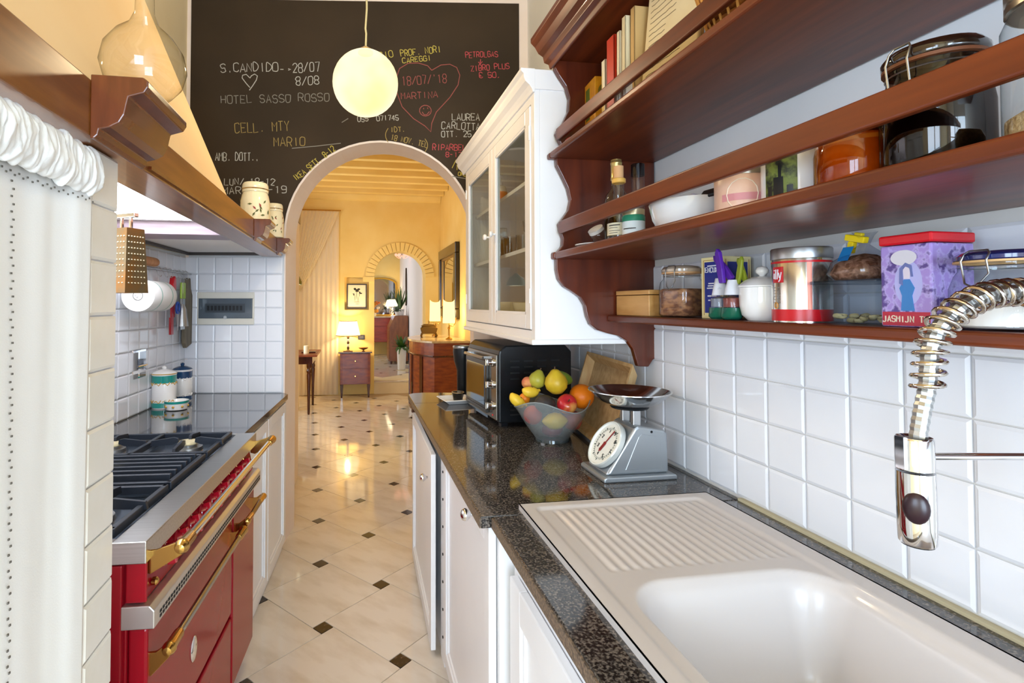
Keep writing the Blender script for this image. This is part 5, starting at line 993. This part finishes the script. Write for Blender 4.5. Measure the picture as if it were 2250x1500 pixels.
clip_jar('clip_top_jar', 'large dark preserve jar with wire clip lid on the middle shelf', 'jar', (.785, .600, Z2), .060, .178, mat('lid_dark_brown', '24160e', .08, coat=.8), mat('preserve', '140a08', .1, coat=.8), .72, seal='6a3a1c', gl=glass('glass_brown', 'a08878', '50382c'))
oj = thing('oat_jar', 'large glass jar of oats with ribbed metal lid at the near end', 'jar', (.79, .445, Z2))
obj('glass_body', MB().lathe([(.0001, .002), (.066, 0), (.07, .006), (.07, .14), (.064, .156), (.06, .162)], 36), clear, oj, smooth=50)
obj('oats', MB().lathe([(.0001, .004), (.065, .004), (.0675, .01), (.0675, .036), (.05, .048), (.0001, .042)], 30), mat('oats', 'd8bb8a', .9, col2='a98554', scale=(140, 140, 140), bump=1), oj, smooth=60)
obj('lid', MB().lathe([(.064, .158), (.066, .16), (.066, .168), (.064, .17), (.066, .173), (.066, .186), (.064, .188), (.066, .191), (.066, .203), (.062, .206), (.0001, .206)], 36), mat('lid_zinc', 'b5ac9c', .25, .9), oj, smooth=35)
# ---- upper board
yb = thing('tea_box', 'small yellow tea box at the far end of the top shelf', 'box', (.758, 1.578, Z3), R(-4))
obj('body', MB().box(0, .06, 0, .09, 0, .225), mat('tea_yellow', 'e0a01c', .45, col2='d08a14', scale=(20, 20, 20)), yb, bevel=.002)
obj('green_panels', MB().box(-.0006, 0, .045, .078, .02, .075).box(-.0006, 0, .045, .078, .10, .145).box(-.0006, 0, .045, .078, .165, .205), mat('tea_green', '5a6a22', .5), yb)
obj('oval_picture', MB(Matrix.Translation((.03, -.0005, .175)) @ Matrix.Rotation(R(90), 4, 'X')).lathe([(.0001, 0), (.02, 0), (.0001, .0006)], 24, sy=1.3), mat('tea_olive', '7a6a20', .5), yb)
def book(label, y0, y1, x0, x1, h, cm, lean=0, group='books on the top shelf', name='book'):
    t = thing(name, label, 'book', (x0, y0, Z3)); t.rotation_euler = (R(lean), 0, 0); w = y1 - y0
    obj('cover', MB().box(0, x1 - x0, 0, .003, 0, h).box(0, x1 - x0, w - .003, w, 0, h).box(0, .003, 0, w, 0, h), cm, t, bevel=.0008)
    obj('pages', MB().box(.003, x1 - x0 - .004, .003, w - .003, .003, h - .004), mat('pages', 'ecdfbd', .9, col2='dccba2', scale=(20, 300, 20)), t); t['group'] = group; return t
book('thin white and yellow book beside the tea box', 1.462, 1.486, .735, .88, .225, mat('book_white', 'e8e0c8', .5, col2='e6c04a', scale=(40, 90, 8), lo=.55, hi=.6))
book('red spined book on the top shelf', 1.388, 1.432, .725, .90, .262, mat('book_red', 'c8341c', .4))
book('thin cream booklet leaning right of the red book', 1.350, 1.366, .72, .88, .25, mat('book_cream', 'e9dcc0', .7), 1)
book('second cream booklet leaning on the notebooks', 1.318, 1.338, .72, .88, .275, mat('book_cream2', 'dfcfa8', .7), 1)
book('tan paperback between the cream booklets and notebook', 1.288, 1.310, .73, .88, .285, mat('book_tan', 'c9a468', .7), 1)
nbk = thing('notebook', 'open recipe notebook with handwritten lines on the top shelf', 'notebook', (.742, 1.055, Z3 + .002), R(4)); nbk.rotation_euler = (0, R(6), R(4))
obj('cover', MB().box(.012, .016, 0, .21, 0, .31), mat('book_tan', 'c9a468', .7), nbk); obj('page', MB().box(.0, .012, 0, .205, 0, .305), mat('paper_cream', 'ecdcb4', .9, col2='e2cd9e', scale=(8, 8, 8)), nbk, bevel=.004)
hw = MB(); g = random.Random(4)
for k in range(15): hw.ribbon([(-.0004, .19 - .013 * q - g.uniform(0, .004), .275 - .0155 * k + g.uniform(-.0015, .0015)) for q in range(int(g.uniform(6, 14)))], .0014, (-1, 0, 0), .0003)
obj('handwriting', hw, mat('ink_brown', '6a5a44', .8), nbk)
for k in range(6):
    y = 1.43 - .016 * k
obj_ = thing('paper_stack', 'loose stack of white leaflets behind the gallery rail', 'papers', (.695, 1.265, Z3))
for k in range(6): obj('leaflet', MB(Matrix.Rotation(R(-2), 4, 'X')).box(0, .018, .012 * k, .012 * k + .003, 0, .075 + .004 * (k % 3)), mat('leaflet_%d' % (k % 3), ('e6e4de', 'c8beb4', '8f6f60')[k % 3], .7), obj_)
bk = thing('wicker_basket', 'orange brown wicker basket near the right of the top shelf', 'basket', (.785, .92, Z3))
wm = mat('wicker', 'b8742c', .7, col2='8a4e18', scale=(60, 60, 60)); 
for k in range(10): obj('coil', MB().tube([((.062 + .0035 * k) * math.cos(q * .262), (.078 + .0035 * k) * math.sin(q * .262), .008 + .0145 * k) for q in range(24)], .008, 8, True), wm, bk, smooth=60)
obj('base', MB().lathe([(.0001, .002), (.065, .002), (.065, .008), (.0001, .008)], 24, sy=1.22), wm, bk)
st = MB()
for k in range(30): a = k * .2094; st.tube([(.066 * math.cos(a), .082 * math.sin(a), .004), (.106 * math.cos(a), .122 * math.sin(a), .15)], .003, 5)
obj('stakes', st, mat('wicker_pale', 'd89a4a', .7), bk, kind='stuff')
rs_ = obj('red_dish', MB().lathe([(.012, 0), (.03, .004), (.046, .022), (.044, .024), (.028, .009), (.0001, .006)], 26, sy=1.25), mat('dish_red', 'c23a26', .3, coat=.3), smooth=40); rs_.location = (.715, 1.60, Z3); tag(rs_, 'small red oval dish at the far end of the top shelf', 'dish')
# ================================================ hall and the room beyond
mahog = mat('mahogany', '6e2808', .45, col2='8e4410', scale=(8, 8, 30), detail=6, coat=.15); mahog_d = mat('mahogany_dark', '3a1408', .2, col2='4f2210', scale=(12, 12, 3), coat=.5)
stone_top = mat('stone_top', 'cdb894', .15, col2='b9a078', scale=(12, 12, 12))
def taper_leg(mb, x, y, z0, z1, a=.022, b=.012):
    mb.add([(x - b, y - b, z0), (x + b, y - b, z0), (x + b, y + b, z0), (x - b, y + b, z0), (x - a, y - a, z1), (x + a, y - a, z1), (x + a, y + a, z1), (x - a, y + a, z1)], [(3, 2, 1, 0), (4, 5, 6, 7), (0, 1, 5, 4), (1, 2, 6, 5), (2, 3, 7, 6), (3, 0, 4, 7)]); return mb
ct_ = thing('nightstand', 'small mahogany two-drawer chest under the framed print', 'chest', (.008, 8.165, 0))
obj('body', MB().box(-.225, .225, -.13, .13, .20, .665), mahog, ct_, bevel=.004)
obj('top', MB().box(-.25, .25, -.15, .145, .665, .685), mahog_d, ct_, bevel=.004)
for (z0, z1) in ((.215, .43), (.44, .655)):
    d = obj('drawer', MB().box(-.195, .195, -.137, -.128, z0, z1), mahog, ct_, bevel=.002)
    obj('keyhole', MB().lathe([(.011, 0), (.009, .003), (.0001, .003)], 12, M=Matrix.Translation((0, -.137, (z0 + z1) / 2)) @ Matrix.Rotation(R(90), 4, 'X')), brass, d)
for x in (-.20, .20):
    for y in (-.108, .108): obj('leg', taper_leg(MB(), x, y, 0, .2, .024, .011), mahog_d, ct_)
def table_lamp(name, label, loc, r0, r1, h0, h1, power, pm, sq=False, base=None):
    t = thing(name, label, 'lamp', loc)
    n = 28
    def tw(a, rr, z): return (rr * (1 + .02 * math.cos(a * 14)), z)
    obj('shade', MB().lathe([(r0, h0), (r1, h1)], n if not sq else 40, tw=tw) if not sq else MB().grid(lambda u, v: ((r0 + (r1 - r0) * v) * math.cos(math.pi * (u - .0)) * 1.0, -(.06) * math.sin(math.pi * u), h0 + (h1 - h0) * v + (.02 * (abs(2 * u - 1) ** 2) if v > .5 else 0)), 24, 6), pm, t, smooth=60)
    for f in list(t.children[0].data.polygons): pass
    if not sq: obj('shade_trim', MB().tube([(r0 * math.cos(q * .2618), r0 * math.sin(q * .2618), h0) for q in range(24)], .006, 6, True).tube([(r1 * math.cos(q * .2618), r1 * math.sin(q * .2618), h1) for q in range(24)], .005, 6, True), mat('trim_gold', 'b08a3c', .5), t)
    (base or (lambda t: None))(t)
    bulb(name + '_bulb', (loc[0], loc[1], loc[2] + (h0 + h1) / 2), power, (1, .72, .36), .03); return t
shade_m = glow('shade_glow', 'ffe6a6', 2.0, .25)
def tb(t): 
    for k in range(5): obj('stem_bead', MB().lathe([(.012, .03 + .04 * k), (.022, .05 + .04 * k), (.012, .07 + .04 * k)], 14), ceramic if k % 2 else mat('bead_dark', '4a3020', .3), t, smooth=40)
    obj('base', MB().box(-.07, .07, -.05, .05, 0, .012).lathe([(.03, .012), (.012, .03)], 14), mat('base_tan', '8a6a3a', .4), t)
lm = table_lamp('table_lamp', 'lit table lamp with pleated cream shade on the nightstand', (-.10, 8.135, .686), .18, .13, .24, .46, 15, shade_m, base=tb)
# a pleated shade is a real open frustum: drop the closing caps
for t_ in (lm,):
    me = t_.children[0].data; bm = bmesh.new(); bm.from_mesh(me); bmesh.ops.delete(bm, geom=[f for f in bm.faces if len(f.verts) > 4], context='FACES'); bm.to_mesh(me); bm.free()
dd_ = obj('footed_dish', MB().lathe([(.03, 0), (.01, .01), (.01, .02), (.06, .04), (.075, .055), (.07, .056), (.0001, .03)], 22), mat('dish_bronze', '8a5a30', .3, .4), smooth=40); dd_.location = (.13, 8.13, .6855); tag(dd_, 'small bronze footed dish on the nightstand', 'dish')
pf = thing('framed_print', 'dark framed botanical print in the wall niche', 'picture', (.028, 8.40, 1.525))
obj('frame', MB().box(-.155, .155, -.025, .0, -.195, -.175).box(-.155, .155, -.025, 0, .175, .195).box(-.155, -.137, -.025, 0, -.175, .175).box(.137, .155, -.025, 0, -.175, .175), mat('frame_olive', '3c2f18', .35), pf, bevel=.003)
obj('paper', MB().box(-.137, .137, -.012, .0, -.175, .175), mat('print_paper', 'efe4c4', .7), pf)
pd = MB()
for (x, z, w_, h_) in ((.0, .10, .045, .010), (-.03, .115, .02, .016), (.03, .11, .022, .014), (.005, .08, .03, .014), (-.004, .02, .003, .075), (.04, .035, .003, .045), (.062, .045, .022, .010), (.045, .06, .012, .012), (-.045, .02, .010, .010), (-.05, .035, .016, .006), (-.03, -.03, .003, .05), (.02, -.05, .003, .05), (0, -.09, .05, .003), (.01, -.12, .035, .003)): pd.ball((x, -.0125, z), 1, w_, .0012, h_, 12)
obj('plant_drawing', pd, mat('print_ink', '2c2c24', .7), pf, kind='stuff')
sw2 = thing('wall_switch', 'dark switch plate beside the table lamp', 'switch', (.10, 8.35, .885)); obj('plate', MB().box(-.05, .05, -.012, 0, -.036, .036), mat('switch_dark', '3a342c', .3), sw2, bevel=.003); obj('keys', MB().box(-.035, .035, -.016, -.012, -.022, .022), mat('switch_keys', '6e6658', .3), sw2, bevel=.002)
# curtains at the hall end
shr = sheer('sheer_cream', 'fbf0d2', .15); shr2 = sheer('sheer_white', 'fbf3de', .1)
hc = thing('curtain', 'pleated sheer curtain swept to the left at the hall end', 'curtain', (-.6, 8.27, 0))
def sweep(u, v):
    # v=1 top along the rod, v=0 tied point at lower left
    x1 = -.95 + .70 * u; x0 = -.98 + .10 * u; z1 = 2.83; z0 = 1.55 - .35 * (1 - u) * .3; k = v ** .8
    return (x0 + (x1 - x0) * k, 8.27 + .009 * math.sin(u * 80), z0 + (z1 - z0) * v)
obj('swept_panel', MB().grid(sweep, 150, 16), shr, hc, world=True, smooth=80)
obj('straight_panel', MB().grid(lambda u, v: (-1.05 + .80 * u, 8.315 + .007 * math.sin(u * 70) , .01 + 2.82 * v), 160, 8), shr2, hc, world=True, smooth=80)
obj('rod', MB().tube([(-1.1, 8.28, 2.845), (-.22, 8.28, 2.845)], .009, 10), brass, hc, world=True)
# table at the left
tb_ = thing('side_table', 'dark wooden table with turned legs by the curtain', 'table', (-.80, 7.25, 0))
obj('top', MB().box(-.28, .33, -.42, .42, .735, .76), mahog, tb_, bevel=.004); obj('apron', MB().box(-.24, .27, -.36, .36, .64, .735), mahog_d, tb_)
for x in (-.21, .225):
    for y in (-.33, .33): obj('leg', MB().lathe([(.012, 0), (.016, .02), (.020, .3), (.028, .5), (.024, .52), (.03, .54), (.03, .56), (.022, .58), (.03, .6), (.03, .66)], 14, (x, y, 0)), mahog_d, tb_, smooth=40)
simple('pillar_candle', 'cream pillar candle standing on the side table', 'candle', [(.035, 0), (.035, .10), (.03, .105), (.0001, .1)], (-.62, 7.05, .7605), ceramic_cream)
o = obj('tray_book', MB().box(-.09, .09, -.07, .07, 0, .018), mahog_d, bevel=.002); o.location = (-.60, 7.2, .7605); tag(o, 'thin dark book lying on the side table', 'book')
cc = obj('cloth_bundle', MB().lathe([(.06, 0), (.075, .02), (.07, .2), (.06, .38), (.03, .40), (.0001, .4)], 20, tw=lambda a, r, z: (r * (1 + .08 * math.sin(5 * a)), z)), shr, smooth=60); cc.location = (-.80, 7.2, .001); tag(cc, 'pale cloth bundle standing beneath the side table', 'cloth')
gl_ = thing('green_lamp', 'green metal pendant shade lit from inside at the left of the hall', 'lamp', (-.70, 6.1, 1.62))
obj('shade', MB().lathe([(.115, 0), (.112, .03), (.085, .09), (.035, .13), (.015, .15)], 26), mat('shade_green', '6a6a22', .3), gl_, smooth=50); obj('diffuser', MB().lathe([(.0001, .004), (.108, .004), (.108, .012), (.0001, .012)], 24), glow('warm_diffuser', 'fff0c8', 3, .3), gl_); obj('cord', MB().tube([(0, 0, .15), (0, 0, 1.58)], .003, 6), black_plastic, gl_)
# bombe sideboard on the right
sb = thing('sideboard', 'bow-fronted dark mahogany sideboard beyond the worktop', 'sideboard', (1.345, 6.75, 0))
def bow(y, e): return -.645 + e + .22 * (abs(y) / .62) ** 2.2
def bowpoly(e, ys=.62): return [(0, -ys - e * .5)] + [(bow(y, 0) - e, y * (1 + e * .5)) for y in [(-ys + 2 * ys * k / 18) for k in range(19)]] + [(0, ys + e * .5)]
obj('body', MB().prism(bowpoly(0), .12, .90, 'z'), mahog, sb); obj('top', MB().prism(bowpoly(.03), .94, .965, 'z'), stone_top, sb, bevel=.004); obj('frieze', MB().prism(bowpoly(.008), .79, .94, 'z'), mahog, sb); obj('waist_moulding', MB().prism(bowpoly(.02), .775, .795, 'z'), mahog_d, sb, bevel=.003); obj('base_moulding', MB().prism(bowpoly(.015), .10, .14, 'z'), mahog_d, sb)
for y in (-.42, -.16, .16, .42):
    M_ = Matrix.Translation((bow(y, 0), y, 0)) @ Matrix.Rotation(math.atan2(.22 * 2.2 / .62 * (abs(y) / .62) ** 1.2 * (1 if y > 0 else -1), 1) * -1, 4, 'Z')
    obj('pilaster', MB(M_).box(-.012, .01, -.03, .03, .14, .775), mahog_d, sb, bevel=.002)
for y in (-.55, .0, .55): obj('foot', MB().lathe([(.02, 0), (.035, .03), (.03, .08), (.025, .12)], 12, (bow(y, 0) + .05, y, 0)), mahog_d, sb, smooth=40)
obj('bronze_mount', MB().lathe([(.02, .3), (.03, .34), (.02, .5), (.032, .6), (.02, .76)], 10, (bow(.60, 0) - .004, .60, 0)), bronze, sb, smooth=40)
# a bronze casket, lamps and mirror over the sideboard
ck = thing('bronze_casket', 'ornate bronze casket on the sideboard', 'casket', (.955, 6.85, .9655))
obj('body', MB().prism([(-.09, .05), (.09, .05), (.11, .12), (.08, .145), (-.08, .145), (-.11, .12)], -.05, .05), bronze, ck, bevel=.006); obj('lid', MB().prism([(-.105, .146), (.105, .146), (.06, .175), (-.06, .175)], -.05, .05), bronze, ck, bevel=.006); obj('finial', MB().lathe([(.008, .175), (.004, .19), (.01, .205), (.004, .225)], 10), bronze, ck, smooth=40)
for x in (-.09, .09):
    for y in (-.04, .04): obj('foot', MB().tube([(x, y, 0), (x * 1.12, y, .02), (x, y, .055)], .009, 8), bronze, ck)
half = glow('shade_glow2', 'ffdf94', 1.9, .25)
def shield_lamp(label, loc, power):
    t = thing('shield_lamp', label, 'lamp', loc)
    obj('shade', MB().grid(lambda u, v: (.078 * (1 - .08 * v) * (2 * u - 1), -.05 * math.sin(math.pi * u), .20 + .26 * v + .035 * (abs(2 * u - 1) ** 3) * v), 24, 6), half, t, smooth=60)
    obj('stem', MB().lathe([(.04, 0), (.045, .01), (.012, .03), (.010, .12), (.02, .14), (.008, .17), (.008, .3)], 16), brass, t, smooth=40)
    obj('scroll_arm', MB().tube([(.0, 0, .17), (.05, 0, .16), (.08, 0, .20), (.09, 0, .27)], .006, 8), brass, t, smooth=60)
    bulb('shield_lamp_bulb', (loc[0], loc[1] + .02, loc[2] + .33), power, (1, .70, .34), .03)
shield_lamp('nearer lit shield lamp on the sideboard', (1.15, 6.45, .9655), 8); shield_lamp('farther lit shield lamp on the sideboard', (1.09, 7.2, .9655), 7)
mr = thing('wall_mirror', 'tall dark framed mirror on the yellow hall wall', 'mirror', (1.345, 7.45, 1.72))
mm = MB()
for a in ((-.70, .70, -.52, -.38), (-.70, .70, .36, .50), (-.70, -.56, -.38, .36), (.56, .70, -.38, .36)): mm.box(-.06, 0, *a)
obj('frame', mm, mat('frame_black', '241a12', .25, coat=.4), mr, bevel=.012, seg=3); obj('inner_frame', MB().box(-.035, 0, -.56, -.52, -.38, .36).box(-.035, 0, .52, .56, -.38, .36).box(-.035, 0, -.52, .52, -.38, -.35).box(-.035, 0, -.52, .52, .33, .36), mat('frame_gilt', '9a7434', .3, .6), mr); obj('mirror_glass', MB().box(-.02, -.002, -.52, .52, -.35, .33), mat('mirror', 'd8d8d8', .02, 1), mr)
o = obj('hanging_cloth', MB().grid(lambda u, v: (1.33 - .02 * math.sin(u * 20), 5.7 + .3 * u - .08 * v * u, 1.25 + .95 * v - .1 * u), 30, 10), mat('cloth_tan', 'c9a676', .9), smooth=80, solid=.002); tag(o, 'tan cloth hanging on the hall wall near the mirror', 'cloth')
cl = thing('ceiling_lamp', 'globe lamp added out of view to brighten the hall', 'lamp', (.2, 4.9, 2.98)); obj('globe', MB().ball((0, 0, .1), .09, n=24), glow('added_globe_glow', 'ffe4a0', 2, .4), cl, smooth=80); obj('canopy', MB().lathe([(.03, .18), (.05, .235)], 16), brass, cl); bulb('ceiling_lamp_bulb', (.2, 4.9, 3.08), 12)  # invented globe and bulb, hidden above the arch, added to light the hall
# ---- far room
ZR = .1845
fc = thing('far_chest', 'reddish chest of drawers below the gilt mirror in the far room', 'chest', (.62, 12.65, ZR))
obj('body', MB().box(-.42, .36, -.22, .25, .33, .90), mat('far_red_wood', '8a2f14', .25, col2='a33c1a', scale=(6, 6, 30)), fc, bevel=.005); obj('top', MB().box(-.45, .39, -.25, .26, .90, .93), stone_top, fc)
for z in (.35, .53, .71): obj('drawer', MB().box(-.40, .34, -.23, -.22, z, z + .16), mat('far_red_wood', '8a2f14'), fc, bevel=.003)
for x in (-.38, .32): obj('leg', taper_leg(MB(), x, -.18, 0, .33, .03, .015), mahog_d, fc)
gm_ = thing('gilt_mirror', 'arched gilt mirror above the reddish chest', 'mirror', (.62, 12.99, 1.12))
def archpts(w, h, n=16): return [(-w, 0), (w, 0)] + [(w * math.cos(math.pi * k / n), h - w * .4 + w * .4 * math.sin(math.pi * k / n)) for k in range(n + 1)]
obj('frame', MB().prism(archpts(.40, .93), -.03, 0), mat('gilt', 'c2912c', .3, .7), gm_, bevel=.008); obj('mirror_glass', MB().prism([(x * .88, z * .93 + .03) for x, z in archpts(.40, .93)], -.035, -.028), mat('mirror_far', 'b8bcc4', .05, 1), gm_)
def tb2(t): obj('base', MB().lathe([(.05, 0), (.05, .01), (.02, .03), (.035, .08), (.015, .2)], 16), ceramic, t, smooth=40)
lm2 = table_lamp('table_lamp', 'lit white lamp on the far reddish chest', (.88, 12.6, ZR + .931), .14, .085, .22, .40, 10, glow('shade_glow3', 'fff0c4', 2.4, .25), base=tb2)
me = lm2.children[0].data; bm = bmesh.new(); bm.from_mesh(me); bmesh.ops.delete(bm, geom=[f for f in bm.faces if len(f.verts) > 4], context='FACES'); bm.to_mesh(me); bm.free()
bu = thing('writing_bureau', 'slant-top wooden bureau carrying the potted plants', 'bureau', (1.07, 11.1, ZR))
obj('body', MB().prism([(-.38, .06), (0, .06), (0, .98), (-.27, .98), (-.38, .74)], -.36, .36), mat('bureau_wood', '7a4322', .3, col2='8f5630', scale=(20, 20, 5)), bu, bevel=.005)
for z in (.10, .30, .50): obj('drawer', MB().box(-.387, -.38, -.33, .33, z, z + .18), mat('bureau_wood', '7a4322'), bu, bevel=.003)
for y in (-.32, .32): obj('foot', MB().lathe([(.02, 0), (.03, .06)], 10, (-.34, y, 0)), mahog_d, bu)
def plant(label, loc, n, L, up_, m, pot_r, pot_h, pot_m, wid=.016, seed=1, droop=1.0):
    t = thing('potted_plant', label, 'plant', loc); g = random.Random(seed)
    obj('pot', MB().lathe([(pot_r * .8, 0), (pot_r, pot_h), (pot_r * .92, pot_h), (pot_r * .75, .01), (.0001, .01)], 20), pot_m, t, smooth=40)
    obj('soil', MB().lathe([(.0001, pot_h * .85), (pot_r * .92, pot_h * .85)], 16), mat('soil', '3a2c1e', .95), t)
    for k in range(n):
        a = g.uniform(0, 6.28); l = L * g.uniform(.6, 1.1); out = g.uniform(.15, .9) * droop; pts = []
        for q in range(6):
            f = q / 5; pts.append(Vector((min(math.cos(a) * l * out * f, 1.08 - loc[0]), math.sin(a) * l * out * f, pot_h * .85 + l * (up_ * f - (out ** 2) * .8 * f * f * droop))))
        vs, fs = [], []; tt = Vector((-math.sin(a), math.cos(a), 0))
        for q, p in enumerate(pts): w = wid * (1 - abs(q / 5 - .4) * 1.3); vs += [p - tt * w, p + tt * w]
        for q in range(5): fs.append((2 * q, 2 * q + 1, 2 * q + 3, 2 * q + 2))
        obj('leaf', MB().add(vs, fs), m, t, smooth=80)
leafg = mat('leaf_green', '4d6b3a', .5, col2='6f8a52', scale=(20, 20, 20)); leafd = mat('leaf_dark', '2f5a24', .5, col2='4f7a30', scale=(30, 30, 30))
plant('spiky leaved plant in a white pot on the bureau', (.95, 11.2, ZR + .981), 36, .42, 1.15, leafg, .085, .13, ceramic, .02, 2, .75)
plant('trailing grey green plant at the edge of the bureau', (.86, 10.86, ZR + .981), 30, .22, .75, mat('leaf_grey', '6a7c68', .5), .05, .08, ceramic, .026, 6, 1.1)
plant('leafy fern in a tall white pot beside the bureau', (.86, 9.85, ZR), 60, .34, .9, leafd, .09, .42, ceramic, .028, 9, 1.25)
o = obj('wall_ornament', MB().prism([(-.05, -.35), (.05, -.38), (.03, 0), (.06, .2), (.0, .42), (-.05, .2)], -.03, 0, 'x'), mat('ornament_dark', '4a3a2c', .6)); o.location = (1.088, 11.2, 1.75); tag(o, 'dark carved ornament on the white far wall', 'ornament')
rl_ = thing('glass_chandelier', 'pinkish glass chandelier near the far ceiling', 'chandelier', (.93, 10.6, 2.28))
obj('stem', MB().tube([(0, 0, .1), (0, 0, .67)], .006, 8), brass, rl_)
for k in range(6): a = k * 1.047; obj('arm', MB().tube([(0, 0, .1), (.07 * math.cos(a), .07 * math.sin(a), .04), (.12 * math.cos(a), .12 * math.sin(a), .08)], .006, 6).ball((.12 * math.cos(a), .12 * math.sin(a), .11), .03, n=10), glow('pink_glass', 'ff9a80', 1.6, .3), rl_, smooth=60)
fw = thing('flower_vase', 'bunch of orange and white flowers on the far chest', 'flowers', (.45, 12.55, ZR + .931)); obj('vase', MB().lathe([(.04, 0), (.05, .06), (.03, .12), (.035, .13)], 16), ceramic_cream, fw, smooth=40)
g = random.Random(5)
for k in range(16): obj('bloom', MB().ball((g.uniform(-.13, .13), g.uniform(-.08, .08), g.uniform(.12, .34)), g.uniform(.025, .045), n=10), mat('bloom_%d' % (k % 3), ('d8902c', 'eadcc0', 'c86a2a')[k % 3], .7), fw, smooth=60)
